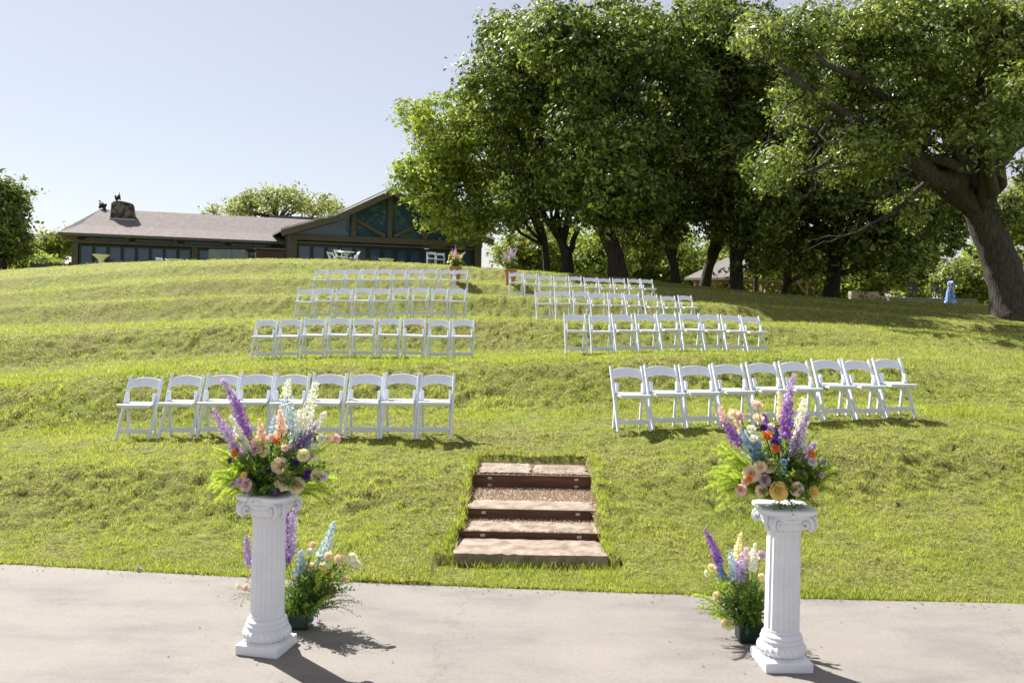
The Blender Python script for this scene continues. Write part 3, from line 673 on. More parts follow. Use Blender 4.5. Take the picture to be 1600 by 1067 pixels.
LB('wing_wall',MB().box(((WX0+WE)/2,WY+.16,2.69),(WE-WX0,.1,.28)).box((WX0,WY+4.1,1.4),(.2,7.8,2.8)).box((WX0/2,WY+8,1.4),(-WX0,.2,2.8)),M['timber'])
# wing roof with bell-cast eave and hipped end
yE,zE=WY-.95,2.86; yB,zB=WY+.9,3.42; yR,zR=WY+4.0,4.62; yb=WY+8.9
xl=WX0-.75; xlb=WX0+.15; xlr=WX0+1.0; xr=2.2
vs=[(xl,yE,zE),(xr,yE,zE),(xlb,yB,zB),(xr,yB,zB),(xlr,yR,zR),(xr,yR,zR),(xl,yb,zE),(xr,yb,zE),
    (xl,yE,zE-.12),(xr,yE,zE-.12),(xl,yb,zE-.12),(xr,yb,zE-.12)]
fs=[(0,1,3,2),(2,3,5,4),(4,5,7,6),(0,2,4,6),(0,8,9,1),(0,6,10,8),(8,10,11,9)]
LB('wing_roof',MB().add(vs,fs),M['shingle'])
LB('fascia',MB().box(((xl+0)/2,yE-.03,zE-.08),(-xl+.0,.05,.14)),M['timber'])
ch=LB('chimney',MB(),M['stone'])
mb=MB(); cx_,cy_=WX0+2.25,WY+2.6
n=12; ring=[]
for z,s in((3.2,1.15),(3.9,1.12),(4.5,1.05),(4.85,.98),(4.98,.82)):
    for j in range(n):
        a=2*PI*j/n; e=.62*s; x=max(-1,min(1,1.25*math.cos(a)))*e; y=max(-1,min(1,1.25*math.sin(a)))*.42*s
        zz=z+(.0 if z<4.4 else (-.22*max(0,x) ))
        ring.append((cx_+x+random.uniform(-.03,.03),cy_+y,zz))
fs=[(k*n+j,k*n+(j+1)%n,(k+1)*n+(j+1)%n,(k+1)*n+j) for k in range(4) for j in range(n)]+[tuple(range(4*n,5*n))]
bpy.data.objects.remove(ch); M['stone_shaded']=mottled('shaded_fieldstone',(.03,.026,.024),(.16,.14,.125),5,.95,.8,.04,detail=3,lo=.42,hi=.6)  # chimney stone: shade of its near face put into a darker colour
ch=LB('chimney',mb.add(ring,fs),M['stone_shaded'])
LB('chimney_flashing',MB().box((cx_-.0,cy_-.50,3.93),(1.35,.06,.08)),M['ridge'])
LB('lightning_rod',MB().tube([(XC,1,Zap),(XC,1,Zap+.8)],.012,5),M['ridge'])
lodgeM=Matrix.Translation((-12.3,50,FL))@Matrix.Rotation(ang,4,'Z')
def vulture(loc,rz,label,scale=1):
    t=thing('vulture',label,'bird',loc,rz,'birds perched on the lodge roof')
    mb=MB().tube([(-.34,0,-.05),(-.22,0,.10),(-.05,0,.22),(.08,0,.34),(.13,0,.43),(.17,0,.49),(.21,0,.52),(.25,0,.52),(.31,0,.495)],[.03,.10,.15,.13,.075,.045,.05,.04,.012],10)
    mb.build('body',M['feather'],t,smooth=True)
    for s in(-1,1): MB().ell((-.07,s*.13,.19),(.24,.035,.13),8,6,Matrix.Rotation(R(35),3,'Y')).build('wing',M['feather'],t,smooth=True)
    MB().tube([(0,.05,.2),(.01,.05,0),(.07,.05,0)],.012,5).tube([(0,-.05,.2),(.01,-.05,0),(.07,-.05,0)],.012,5).build('legs',M['feather'],t)
    t.scale=(scale,)*3; return t
p=lodgeM@Vector((xlr+.05,yR,zR-.02)); vulture(p,R(150),'black bird perched on left end of the roof ridge',1.0)
p=lodgeM@Vector((cx_-.28,cy_,5.02)); vulture(p,R(100),'black bird hunched on top of the stone chimney',.9)
# ---------------------------------------------------------------- things by the lodge
def onp(x,y,D): return P(x,y,D)
def tbl(loc,r,h,label,mushroom=True):
    t=thing('cocktail_table',label,'table',loc,0,'round cloth covered tables by the lodge')
    n=48
    mb=MB().lathe([(r*.38,0),(r*.30,h*.35),(r*.22,h*.62),(r*.36,h*.78),(r*.8,h*.93),(r,h*.99),(r*.97,h),(0.01,h+.003)],(0,0,0),n,lambda r_,z,a,k:r_*(1+(.05*math.cos(a*16) if k<5 else 0)))
    mb.build('tablecloth',M['cloth'],t,smooth=True); return t
tt=P(158,398,46.5); tbl((tt.x,46.5,tt.z-1.08),.42,1.08,'tall flared cloth covered table by left end of the lodge')
tt=P(272,405,45.5); tbl((tt.x,45.5,tt.z-.74),.48,.74,'low cloth covered round table between two small white chairs')
tt=P(603.5,404.5,45.5); tbl((tt.x,45.5,tt.z-.74),.42,.74,'cloth covered round table top below centre of the gable')
def pc(x,y,D,rz,label,grp='white chairs by the lodge'):
    p=P(x,y,D); c=place_chair((p.x,D,p.z-.79),rz,label,grp)
pc(252,402,45.3,R(70),'white folding chair facing right beside the low round table')
pc(288,405,45.3,R(-60),'white folding chair behind right side of low round table')
pc(519,393.5,44.5,R(60),'leftmost white folding chair at the white table before the gable')
pc(530,390.5,46,R(150),'white folding chair behind the white table before the gable')
pc(556,392.5,44.6,R(-65),'white folding chair on right side of the white table')
pc(674,393,42.5,R(12),'left one of two white folding chairs near the purple planter')
pc(688,394.5,42.5,R(12),'right one of two white folding chairs near the purple planter')
p=P(541,393.5,45.2)
t=thing('folding_table','small round white table among three white chairs before the gable','table',(p.x,45.2,p.z-.74))
MB().lathe([(.42,.71),(.44,.725),(.42,.74)],(0,0,0),28).build('tabletop',M['resin'],t)
for s in(-1,1):
    for q_ in(-1,1): MB().beam((s*.3,q_*.18,0),(-s*.12,q_*.18,.71),.03,.03).build('leg',M['resin'],t)
# covered grill / furniture
p=P(357,391,47); z0=FL+.05
t=thing('tarp_cover','blue grey tarpaulin draped over bulky furniture before the lodge','cover',(p.x,47,z0),ang*.5)
H_=p.z-z0
mb=MB(); vs=[];nn=20;mm=8
for j in range(mm+1):
    for i_ in range(nn+1):
        u=i_/nn*2-1; v=j/mm; y=-.5-.10*(1-v)+(.03*math.sin(u*23+1)+.02*math.sin(u*41))*(1-v*.6); vs.append(((.92+.10*(1-v))*u,y,v*(H_+.05*(u>0)*0)))
b0=len(vs)
for i_ in range(nn+1): u=i_/nn*2-1; vs.append((.92*u,.5,H_-.05))
for i_ in range(nn+1): u=i_/nn*2-1; vs.append((1.02*u,.6,0))
W_=nn+1
fs=[(j*W_+i_,j*W_+i_+1,(j+1)*W_+i_+1,(j+1)*W_+i_) for j in range(mm) for i_ in range(nn)]+[(mm*W_+i_,mm*W_+i_+1,b0+i_+1,b0+i_) for i_ in range(nn)]+[(b0+i_,b0+i_+1,b0+W_+i_+1,b0+W_+i_) for i_ in range(nn)]
mb.add(vs,fs).build('front_cover',M['tarp'],t,smooth=True)
MB().add([(.93,-.5,H_),(1.03,-.6,0),(1.12,.62,0),(.94,.5,H_-.05)],[(0,1,2,3)]).add([(-.93,-.5,H_),(-1.03,-.6,0),(-1.03,.6,0),(-.93,.5,H_-.05)],[(3,2,1,0)]).build('side_flap',M['tarpbrown'],t)
p=P(422,391,48.2); t=thing('storage_cabinet','dark red brown cabinet standing behind the blue grey tarpaulin','cabinet',(p.x,48.2,z0),ang)
H_=p.z-z0
MB().box((0,0,H_/2),(1.5,.7,H_)).build('body',M['brownbox'],t,bevel=.04); MB().box((0,-.02,H_+.03),(1.6,.8,.06)).build('lid',M['brownbox'],t,bevel=.02)
MB().beam((.2,-.41,H_*.55),(.7,-.41,H_*.55),.03,.03).build('handle',M['ridge'],t)
# fence on the far left
a=P(48,418,52); b=P(108,418,50.5)
t=thing('board_fence','low weathered board fence left of the lodge','fence',(a.x,a.y,a.z-.9))
top=P(78,411.5,51).z-(a.z-.9); d=Vector((b.x-a.x,b.y-a.y,0)); L=d.length; d.normalize(); mb=MB()
k=0
while k*.12<L:
    q_=d*(k*.12); hgt=top+random.uniform(-.03,.03); mb.box((q_.x,q_.y,hgt/2),(.1,.025,hgt)); k+=1
mb.build('boards',M['timber'],t)
MB().beam((0,.04,top*.8),(d.x*L,d.y*L+.04,top*.8),.08,.04).build('rail',M['timber'],t)
for k in(0,.5,1):
    q_=d*(L*k); MB().box((q_.x,q_.y+.08,top/2+.04),(.1,.1,top+.08)).build('post',M['timber'],t)
# ---------------------------------------------------------------- pavilion
p=P(1172,462,60); pz=gz(p.x,60)
t=thing('timber_pavilion','open timber pavilion with shingle roof half hidden by oak trunks','pavilion',(p.x,60,pz),R(24))
ze=P(1080,434,60).z-pz; zr=P(1160,400,60).z-pz
hw=3.0; 
MB().add([(-hw-.5,-2.6,ze),(-hw-.5,2.6,ze),(0,2.6,zr),(0,-2.6,zr),(hw+.5,2.6,ze),(hw+.5,-2.6,ze)]+[(-hw-.5,-2.6,ze-.14),(-hw-.5,2.6,ze-.14),(0,2.6,zr-.14),(0,-2.6,zr-.14),(hw+.5,2.6,ze-.14),(hw+.5,-2.6,ze-.14)],
   [(0,3,2,1),(3,5,4,2),(6,7,8,9),(9,8,10,11),(0,1,7,6),(4,5,11,10),(0,6,9,3),(3,9,11,5),(1,2,8,7),(2,4,10,8)]).build('roof',M['timber'],t)
for sx in(-1,1):
    for sy in(-1,0,1):
        MB().box((sx*(hw-.2),sy*2.2,(ze-.1)/2),(.2,.2,ze-.1)).build('post',M['timber2'],t)
        MB().beam((sx*(hw-.2),sy*2.2,ze-1.0),(sx*(hw-.95),sy*2.2,ze-.22),.14,.14,(0,1,0)).build('brace',M['timber2'],t)
for sy in(-1,0,1): MB().beam((-hw-.1,sy*2.2,ze-.16),(hw+.1,sy*2.2,ze-.16),.18,.2).build('tie_beam',M['timber2'],t)
for sx in(-1,1): MB().beam((sx*(hw-.2),-2.55,ze-.05),(sx*(hw-.2),2.55,ze-.05),.18,.2).build('eave_beam',M['timber2'],t)
# ---------------------------------------------------------------- far right: stone wall, low wall, black chairs, woman
p=P(1365,471,56); zt=P(1365,449,56).z; zg=gz(p.x,56)-.1
t=thing('stone_wall','tan fieldstone wall end showing between shaded oak trunks','wall',(p.x,56,zg))
vs=[];n=14
for i_ in range(n):
    x=-1.5+3.0*i_/(n-1); h_=(zt-zg)*(.8 if x<.3 else .6)+random.uniform(-.015,.015)
    for y in(-.25,.25): vs+=[(x,y,0),(x,y,h_)]
fs=[]
for i_ in range(n-1):
    a=4*i_; fs+=[(a,a+4,a+5,a+1),(a+2,a+3,a+7,a+6),(a+1,a+5,a+7,a+3)]
fs+=[(0,1,3,2),(4*n-4,4*n-2,4*n-1,4*n-3)]
MB().add(vs,fs).build('masonry',M['stone'],t)
a=P(1392,478,53); b=P(1529,481,53); zt=P(1460,467.5,53).z; zg=min(gz(a.x,53),gz(b.x,53))-.2
t=thing('low_wall','long low grey concrete wall behind the woman in blue','wall',((a.x+b.x)/2,53.4,zg))
MB().box((0,0,(zt-zg)/2),(b.x-a.x,.35,zt-zg)).build('wall_body',M['lowall'],t,bevel=.02)
MB().box((0,0,(zt-zg)+.03),(b.x-a.x+.08,.42,.06)).build('coping',M['lowall'],t,bevel=.01)
def patio_chair(x,label):
    zt=P(x,441,55).z; p=P(x,470,55); t=thing('slatted_chair',label,'chair',(p.x,55,zt-1.02),R(8),'black slatted chairs behind the low wall')
    m=M['black']
    for s in(-1,1):
        MB().beam((s*.27,-.22,0),(s*.27,-.22,.62),.05,.05).build('leg',m,t); MB().beam((s*.27,.28,0),(s*.27,.25,.45),.05,.05).build('leg',m,t)
        MB().beam((s*.29,-.28,.63),(s*.29,.25,.66),.09,.03).build('armrest',m,t)
    MB().box((0,0,.43),(.56,.5,.05)).build('seat',m,t,bevel=.01)
    mb=MB()
    for k in range(6): mb.beam((-.25+.1*k,.24,.43),(-.25+.1*k,.34,1.0),.07,.025,(0,1,0))
    mb.beam((-.29,.34,1.0),(.29,.34,1.0),.05,.08).build('backrest',m,t); return t
patio_chair(1428,'black slatted patio chair behind low wall, farther from the woman'); patio_chair(1465,'black slatted patio chair behind low wall just beside the woman')
# woman
def skinfig(name,pts,edges,rad,mat,parent,sub=2):
    me=bpy.data.meshes.new(name); me.from_pydata(pts,edges,[]); o=bpy.data.objects.new(name,me); COL.objects.link(o); o.parent=parent
    s=o.modifiers.new('skin','SKIN'); 
    for i_,r in enumerate(rad): me.skin_vertices[0].data[i_].radius=(r,r) if not isinstance(r,tuple) else r
    me.skin_vertices[0].data[0].use_root=True
    s.use_smooth_shade=True; q_=o.modifiers.new('sub','SUBSURF'); q_.levels=sub; q_.render_levels=sub; me.materials.append(mat); return o
D=51.5; p=P(1485,476,D); zg=gz(p.x,D)
wt=thing('person','woman in blue and white patterned long dress looking down beside low wall','person',(p.x,D,zg),0)
pts=[(0,0,.92),(0,0,1.12),(0,0,1.34),(.03,0,1.42),(.05,0,1.48),(.075,0,1.56),(.08,0,1.63),   #0-6
     (-.02,-.17,1.36),(-.08,-.21,1.10),(.04,-.20,.90),(.09,-.19,.83),    #7-10 near arm
     (.0,.17,1.36),(.10,.20,1.14),(.28,.14,1.16),(.35,.12,1.18),           #11-14 far arm forward
     (-.0,-.09,.88),(-.02,-.09,.48),(-.05,-.09,.08),(.06,-.09,.03),        #15-18
     (.0,.09,.88),(.05,.09,.48),(.06,.09,.08),(.18,.09,.03)]
ed=[(0,1),(1,2),(2,3),(3,4),(4,5),(5,6),(2,7),(7,8),(8,9),(9,10),(2,11),(11,12),(12,13),(13,14),(0,15),(15,16),(16,17),(17,18),(0,19),(19,20),(20,21),(21,22)]
rd=[.13,.115,.12,.05,.048,.085,.075,.055,.04,.03,.03,.055,.04,.03,.03,.08,.055,.035,.03,.08,.055,.035,.03]
skinfig('body',pts,ed,rd,M['skin'],wt)
for k in range(5):
    z0_=.80; MB().tube([(.09+.0,-.205+.013*k,.83),(.105+.003*k,-.21+.014*k,.79),(.12,-.208+.014*k,.755-.006*(2-abs(k-2)))],[.008,.0075,.006],6).build('finger',M['skin'],wt,smooth=True)
mb=MB().lathe([(.36,.02),(.33,.25),(.27,.55),(.23,.80),(.20,.95),(.165,1.06),(.19,1.22),(.20,1.34),(.13,1.42),(.07,1.455)],(0,0,0),40,lambda r_,z,a,k:r_*(1-.12*abs(math.sin(a)))*(1+(.05*math.sin(a*9) if k<4 else 0)))
d_=mb.build('dress',M['dress'],wt,smooth=True)
for s in(-1,1): MB().tube([(0,s*.13,1.39),(-.02 if s<0 else .02,s*.20,1.33),(-.05 if s<0 else .06,s*.225,1.2)],[.08,.085,.08],12).build('sleeve',M['dress'],wt,smooth=True)
MB().ell((.055,0,1.60),(.115,.10,.12),14,10).ell((-.045,0,1.56),(.06,.06,.07),10,8).build('hair',M['hair'],wt,smooth=True)
MB().ell((.165,0,1.545),(.018,.015,.02),8,6).ell((.13,.035,1.57),(.012,.01,.008),6,5).ell((.13,-.035,1.57),(.012,.01,.008),6,5).build('nose',M['skin'],wt,smooth=True)
# ---------------------------------------------------------------- flowers
FM={}
def fmat(n,a,b): FM[n]=leafmat('petal_'+n,[a,b],.35,.55,6,.2,1.15)
fmat('purple',(.20,.06,.46),(.46,.25,.72)); fmat('lavender',(.38,.25,.66),(.62,.50,.82)); fmat('sky',(.36,.48,.80),(.66,.76,.92))
fmat('white',(.78,.78,.80),(.88,.88,.88)); fmat('pink',(.82,.52,.58),(.90,.74,.76)); fmat('blush',(.86,.66,.58),(.92,.82,.72)); fmat('cream',(.84,.76,.50),(.90,.86,.70))
fmat('yellow',(.84,.60,.16),(.90,.76,.34)); fmat('orange',(.74,.17,.04),(.86,.36,.10)); fmat('lilac',(.58,.40,.66),(.74,.58,.78)); fmat('indigo',(.06,.03,.22),(.14,.06,.34)); fmat('blue',(.14,.28,.74),(.30,.48,.86)); fmat('palepurple',(.62,.55,.80),(.82,.78,.88))
M['fern']=leafmat('lime_fern',[(.30,.40,.06),(.46,.56,.12),(.60,.66,.22)],.55,.6,3)
M['foliage']=leafmat('bouquet_leaf',[(.05,.11,.018),(.12,.21,.035),(.24,.34,.07)],.5,.45,4)
M['stem']=leafmat('flower_stem',[(.05,.10,.02),(.13,.19,.05)],.1,.5,4)
fg=random.Random(99)
def rv(): 
    v=Vector((fg.gauss(0,1),fg.gauss(0,1),fg.gauss(0,1))); return v.normalized()
def floret(mb,c,n,s):
    n=n.normalized(); a=n.cross(rv()).normalized(); b=n.cross(a)
    for k in range(5):
        th=2*PI*k/5+fg.uniform(-.2,.2); d=a*math.cos(th)+b*math.sin(th); e=n.cross(d)
        mb.add([c-n*s*.15,c+d*s*.62-e*s*.36+n*s*.12,c+d*s*1.05+n*s*.28,c+d*s*.62+e*s*.36+n*s*.12],[(0,1,2,3)])
def spire(par,tip,base,r,col,name='delphinium',dens=1.0,tipcol=None):
    mb=MB(); tip=Vector(tip);base=Vector(base);ax=tip-base;L=ax.length;ax.normalize()
    u=ax.cross(Vector((0,1,.1))).normalized();v=ax.cross(u); bend=u*fg.uniform(-.25,.25)*L+v*fg.uniform(-.1,.1)*L
    N=int(dens*L*(300+2600*r))+14; rows=[]; m2=MB()
    for i_ in range(N):
        t=(i_+.5)/N; th=i_*2.4; rr=r*(.95-.72*t**1.8)*fg.uniform(.45,1.25)
        d=(u*math.cos(th)+v*math.sin(th)); c=base+ax*L*t+bend*math.sin(PI*t)*.25+d*rr
        tgt=m2 if (tipcol and t>.66+fg.uniform(-.15,.1)) else mb
        if fg.random()<.93: floret(tgt,c+rv()*.004,d+ax*.1+rv()*.6,.0185*(1-.5*t)*fg.uniform(.75,1.25))
        else: tgt.ell(c,(.005,.005,.007),5,4)
    tip2=base+ax*L; st_=MB().tube([base-ax*.05,base+ax*L*.5+bend*.25,tip2],[.0035,.003,.0015],5)
    o=mb.build(name,FM[col],par)
    if m2.v: m2.build('tip_buds',FM[tipcol],o)
    st_.build('stem',M['stem'],o)
    return o
def rose(par,c,n,r,col,name='rose'):
    mb=MB(); c=Vector(c); n=Vector(n).normalized(); a=n.cross(Vector((.3,.2,.9))).normalized(); b=n.cross(a)
    layers=[(.28,3,1.15,.85),(.5,5,.95,.72),(.74,6,.7,.55),(1.0,7,.42,.45)]
    for li,(lr,cnt,tilt,hh) in enumerate(layers):
        ph=fg.random()*6
        for k in range(cnt):
            th=ph+2*PI*k/cnt+fg.uniform(-.15,.15); wdt=2*PI/cnt*.72; vs=[]
            for j in range(4):          # height up the petal
                t=j/3; rad=r*lr*(.35+.65*math.sin(t*PI*.5+.1))*(1+(.18*t*t if li>1 else -.12*t)); z=r*(hh*t*1.05-.35)*(1-.0*li)+r*.06*fg.uniform(-1,1)*t
                for i_ in range(5):
                    s=(i_/4*2-1); w2=wdt*math.sin(PI*(.28+.55*t))*s*1.05; aa=th+w2; zz=z-r*.16*s*s*t; rr=rad*(1+.05*fg.uniform(-1,1)*t)
                    vs.append(c+(a*math.cos(aa)+b*math.sin(aa))*rr+n*zz)
            mb.add(vs,[(j*5+i_,j*5+i_+1,(j+1)*5+i_+1,(j+1)*5+i_) for j in range(3) for i_ in range(4)])
    return mb.build(name,FM[col],par,smooth=True)
def frond(mb,a,b,n=60,s=.02,droop=.1,wd=.0014,tuft=6):
    a=Vector(a);b=Vector(b);L=(b-a).length
    for i_ in range(n):
        t=(i_+.5)/n; p=a.lerp(b,t)+Vector((0,0,-droop*L*(t*t)+.06*L*math.sin(PI*t)))
        for k in range(tuft):
            p2=p+rv()*.014*fg.random(); d=rv(); l=s*fg.uniform(.4,1.2)*(1-.3*t)*1.9; q_=d.cross(rv()).normalized()*wd
            mb.add([p2-q_,p2+q_,p2+d*l],[(0,1,2)])
def leaf(mb,p,d,l,w_):
    d=d.normalized(); q_=d.cross(rv()).normalized(); n=q_.cross(d)
    mb.add([p,p+d*l*.45+q_*w_*.5+n*l*.05,p+d*l-n*l*.1,p+d*l*.45-q_*w_*.5+n*l*.05],[(0,1,2,3)])
def leafstem(mb,ms,a,b,n=14,l=.035,w_=.015,droop=.05,r=.002):
    a=Vector(a);b=Vector(b);L=(b-a).length; pts=[a.lerp(b,t)+Vector((0,0,-droop*L*t*t+.08*L*math.sin(PI*t))) for t in(0,.25,.5,.75,1)]
    ms.tube(pts,[r,r,r*.8,r*.6,r*.3],4,cap=False)
    for i_ in range(n):
        t=.15+.85*(i_+fg.random())/n; k=min(3,int(t*4)); p=pts[k].lerp(pts[k+1],t*4-k)
        leaf(mb,p,(b-a).normalized()*.6+rv(),l*fg.uniform(.6,1.2),w_*fg.uniform(.7,1.2))
def bouquet(name,label,base,D,spires,blooms,sprays,loc,pot=None):
    """base: px where stems gather. Everything else is where it grows in the view, with its own depth."""
    t=thing(name,label,'flowers',loc,0,None); L0=Vector(loc)
    B=P(base[0],base[1],D)
    objs=[]
    root=bpy.data.objects.new('tmp',None)
    parts=[]
    def dz(): return fg.uniform(-.13,.13)
    ms=MB(); ml=MB(); mf=MB()
    for s in spires:
        (tx,ty),(bx,by),r,col=s[:4]; d0=s[5] if len(s)>5 else dz(); tc=s[4] if len(s)>4 else None
        T=P(tx,ty,D+d0); Bb=P(bx,by,D+d0*.7)
        o=spire(t,T-L0,Bb-L0,r/244*D/5.7,col,tipcol=tc); ms.tube([B-L0,(B-L0).lerp(Bb-L0,.5)+Vector((0,0,.02)),Bb-L0],.003,5)
    for b_ in blooms:
        x,y,r,col=b_[:4]; depth=b_[4] if len(b_)>4 else -.10-.06*fg.random()
        p=P(x,y,D+depth)-L0; nrm=Vector((x-base[0],-190,(base[1]-40-y)*1.1+60))
        nrm=Vector((nrm.x/150,-1.2,nrm.z/150))+rv()*.25
        nm='rose' if r>=7 else 'small_bloom'
        rose(t,p,nrm,r/244*D/5.7*.95,col,nm); ms.tube([B-L0,p-Vector(nrm).normalized()*.02],[.0022,.002],4)
    for kind,x,y,rx,ry,n,dd in sprays:
        for k in range(n):
            a=fg.random()*2*PI; q_=math.sqrt(fg.random()); e=P(x+math.cos(a)*rx*q_,y+math.sin(a)*ry*q_,D+fg.uniform(-.16,.16)+dd)-L0
            st_=(B-L0).lerp(e,fg.uniform(.4,.7) if kind=='fern' else fg.uniform(.15,.45))+(rv()*.03 if kind=='fern' else Vector())
            if kind=='fern': frond(mf,st_,e+rv()*.03,int(30+(e-st_).length*560),.0115,fg.uniform(-.1,.6))
            elif kind=='wisp': leafstem(ml,ms,st_,e,26,.016,.006,fg.uniform(0,.35),.0014)
            else: leafstem(ml,ms,st_,e,16,.04,.017,fg.uniform(-.05,.2))
    ml.build('leaves',M['foliage'],t)
    if mf.v: mf.build('fern_plumes',M['fern'],t)
    ms.build('stems',M['stem'],t)
    if pot: pot(t)
    return t
LC=Vector((-1.526,5.745,0)); RC=Vector((1.752,5.675,0)); CH=1.0
SL=[((347,592),(386,682),9,'purple','lavender'),((333,638),(374,704),9,'lavender'),((368,680),(400,715),9,'lavender'),
    ((451,592),(452,668),13,'sky','white'),((494,598),(472,672),12,'white'),((470,640),(468,690),14,'sky','white'),((508,645),(452,712),9,'purple','palepurple'),
    ((437,640),(440,678),7,'pink'),((404,656),(410,690),5,'pink','blush'),((430,650),(432,690),10,'sky'),((488,660),(480,705),8,'sky'),((360,650),(385,700),6,'white'),((374,700),(385,730),6,'lavender')]
BL=[(403,692,11,'pink'),(433,687,6.5,'orange'),(367,707,6.5,'orange'),(377,710,7.5,'lilac'),(437,727,12,'blush'),(443,752,13,'cream'),(463,758,12,'blush'),(474,711,9,'cream'),(496,743,10,'cream'),(384,757,9,'pink'),(376,752,7,'lilac'),(391,760,8,'lilac'),
    (502,684,6.5,'white'),(513,685,6.5,'cream'),(526,685,6.5,'pink'),(493,700,7,'white'),(397,705,6,'lilac'),(411,708,6,'cream'),(381,742,5,'yellow'),(462,722,5,'indigo'),(481,738,5,'indigo'),(478,745,4,'indigo'),(359,719,4.5,'indigo'),(387,748,5,'indigo'),(416,702,5,'white'),(488,712,5,'palepurple'),(506,745,6,'palepurple'),(431,768,6,'indigo',-.17),(363,757,5,'palepurple'),(450,740,6,'pink'),(424,683,5,'pink'),(415,735,5,'indigo'),(445,700,5,'pink')]
SPL=[('leaf',425,725,62,48,150,-.02),('leaf',425,745,50,26,100,-.06),('fern',358,738,32,36,30,0),('fern',345,715,16,20,7,0),('fern',410,720,70,55,10,.05),('fern',500,745,38,30,22,.04),('fern',520,700,20,20,4,0),('wisp',430,690,85,60,26,0),('wisp',425,772,45,20,14,-.08),('leaf',480,725,34,30,34,0)]
bouquet('flower_arrangement','tall purple, white and peach bouquet on the left column','ignored' and (422,768),LC.y,SL,BL,SPL,(LC.x,LC.y,CH))
SR=[((1241,584),(1229,684),9,'purple','lavender'),((1124,634),(1156,694),8,'purple','pink'),((1262,648),(1236,712),9,'lavender'),((1256,622),(1246,690),11,'white','white'),((1217,612),(1221,655),6,'cream'),
    ((1193,646),(1199,674),5,'purple'),((1166,670),(1180,718),7,'sky'),((1180,678),(1192,722),7,'blue'),((1236,690),(1232,728),9,'sky'),((1212,668),(1216,705),8,'indigo'),((1150,655),(1170,700),8,'sky','blush'),((1274,690),(1256,720),6,'lavender')]
BR=[(1183,632,7.5,'pink'),(1146,646,8.5,'blush'),(1155,650,7,'pink'),(1185,653,8,'blush'),(1199,680,7.5,'orange'),(1212,700,6.5,'orange'),(1174,670,6.5,'white'),(1178,684,6,'white'),(1193,668,5,'indigo'),(1213,690,6,'indigo'),(1174,740,12,'blush'),(1171,748,4.5,'orange',-.2),(1195,750,8.5,'lilac'),(1217,767,13.5,'yellow',-.18),
    (1240,746,9,'yellow'),(1245,764,10,'blush'),(1272,769,9,'yellow'),(1190,767,9,'blush'),(1201,727,11,'cream'),(1188,729,9,'blush'),(1269,709,6.5,'orange'),(1158,765,8,'pink'),(1270,721,7,'palepurple'),(1287,722,4.5,'lavender'),(1284,742,4.5,'lilac'),(1225,722,5,'blue'),(1222,737,5,'blue'),(1256,741,6,'blush'),(1165,752,6,'pink'),(1257,700,6,'palepurple'),(1205,665,5,'palepurple')]
SPR=[('leaf',1228,730,62,46,160,-.02),('leaf',1226,755,50,24,100,-.06),('fern',1136,738,38,34,45,0),('fern',1122,705,18,22,11,0),('fern',1215,720,80,60,12,.05),('fern',1294,738,22,30,13,.02),('wisp',1226,690,90,60,26,0),('wisp',1240,788,40,22,14,-.08),('leaf',1275,735,30,24,34,0)]
bouquet('flower_arrangement','tall bouquet with orange and yellow blooms on the right column',(1226,780),RC.y,SR,BR,SPR,(RC.x,RC.y,CH))
def potfn(w_,h_):
    def f(t):
        MB().box((0,0,h_/2+.002),(w_,w_*.8,h_)).build('pot',M['greenpot'],t,bevel=.012)
    return f
q1=P(466,980,6.12); q2=P(1172,1000,6.06)
bouquet('flower_arrangement','purple and pale blue flowers in green pot behind the left column',(466,962),6.12,
  [((462,790),(452,868),11,'lavender'),((450,800),(448,880),9,'purple'),((386,835),(392,882),7,'lavender'),((523,814),(500,884),9,'sky'),((470,860),(466,900),8,'sky'),((395,870),(400,905),5,'lavender')],
  [(486,888,9,'pink',0),(550,872,8,'white',0),(557,880,6,'white',0),(484,862,6,'white',0),(489,851,5,'pink',0),(530,872,7,'blush',0),(513,868,6,'blush',0),(520,922,6,'pink',0),(383,918,5,'pink',0),(371,915,4,'blush',0),(505,884,6,'cream',0),(540,905,4,'pink',0),(500,930,4,'pink',0),(484,966,6,'blue',-.02),(476,884,6,'palepurple',0),(466,905,5,'pink',0),(512,900,5,'orange',0)],
  [('leaf',485,915,50,42,60,0),('wisp',500,900,60,50,60,0),('wisp',540,935,30,25,20,0),('wisp',375,915,22,12,9,0),('wisp',450,925,34,44,50,0),('leaf',470,950,30,15,30,0),('leaf',515,895,40,36,30,0),('fern',500,905,44,40,6,.02)],(q1.x,6.12,.003),potfn(.155,.125))
bouquet('flower_arrangement','pale meadow flowers with purple spire in green pot behind right column',(1170,980),6.06,
  [((1102,828),(1124,878),6.5,'purple'),((1167,855),(1158,905),8,'lavender','lilac'),((1158,832),(1150,880),6,'cream'),((1140,860),(1146,905),7,'sky'),((1120,870),(1128,900),6,'blue'),((1180,850),(1176,890),5,'white')],
  [(1177,869,9,'white',0),(1190,866,6,'lilac',0),(1122,889,5,'pink',0),(1112,886,6,'blush',0),(1138,974,10,'cream',-.05),(1140,958,4,'pink',0),(1122,932,8,'blush',0),(1190,902,6,'blush',0),(1137,935,6,'blue',0),(1150,925,6,'cream',0),(1160,915,5,'purple',0),(1105,895,5,'white',0),(1170,890,5,'white',0),(1133,905,6,'palepurple',0)],
  [('leaf',1160,925,38,44,60,0),('wisp',1150,910,60,50,60,0),('wisp',1105,935,25,30,24,0),('fern',1115,920,36,40,9,.02),('leaf',1180,945,22,32,34,0),('leaf',1165,970,26,14,40,0)],(q2.x,6.06,.003),potfn(.18,.12))
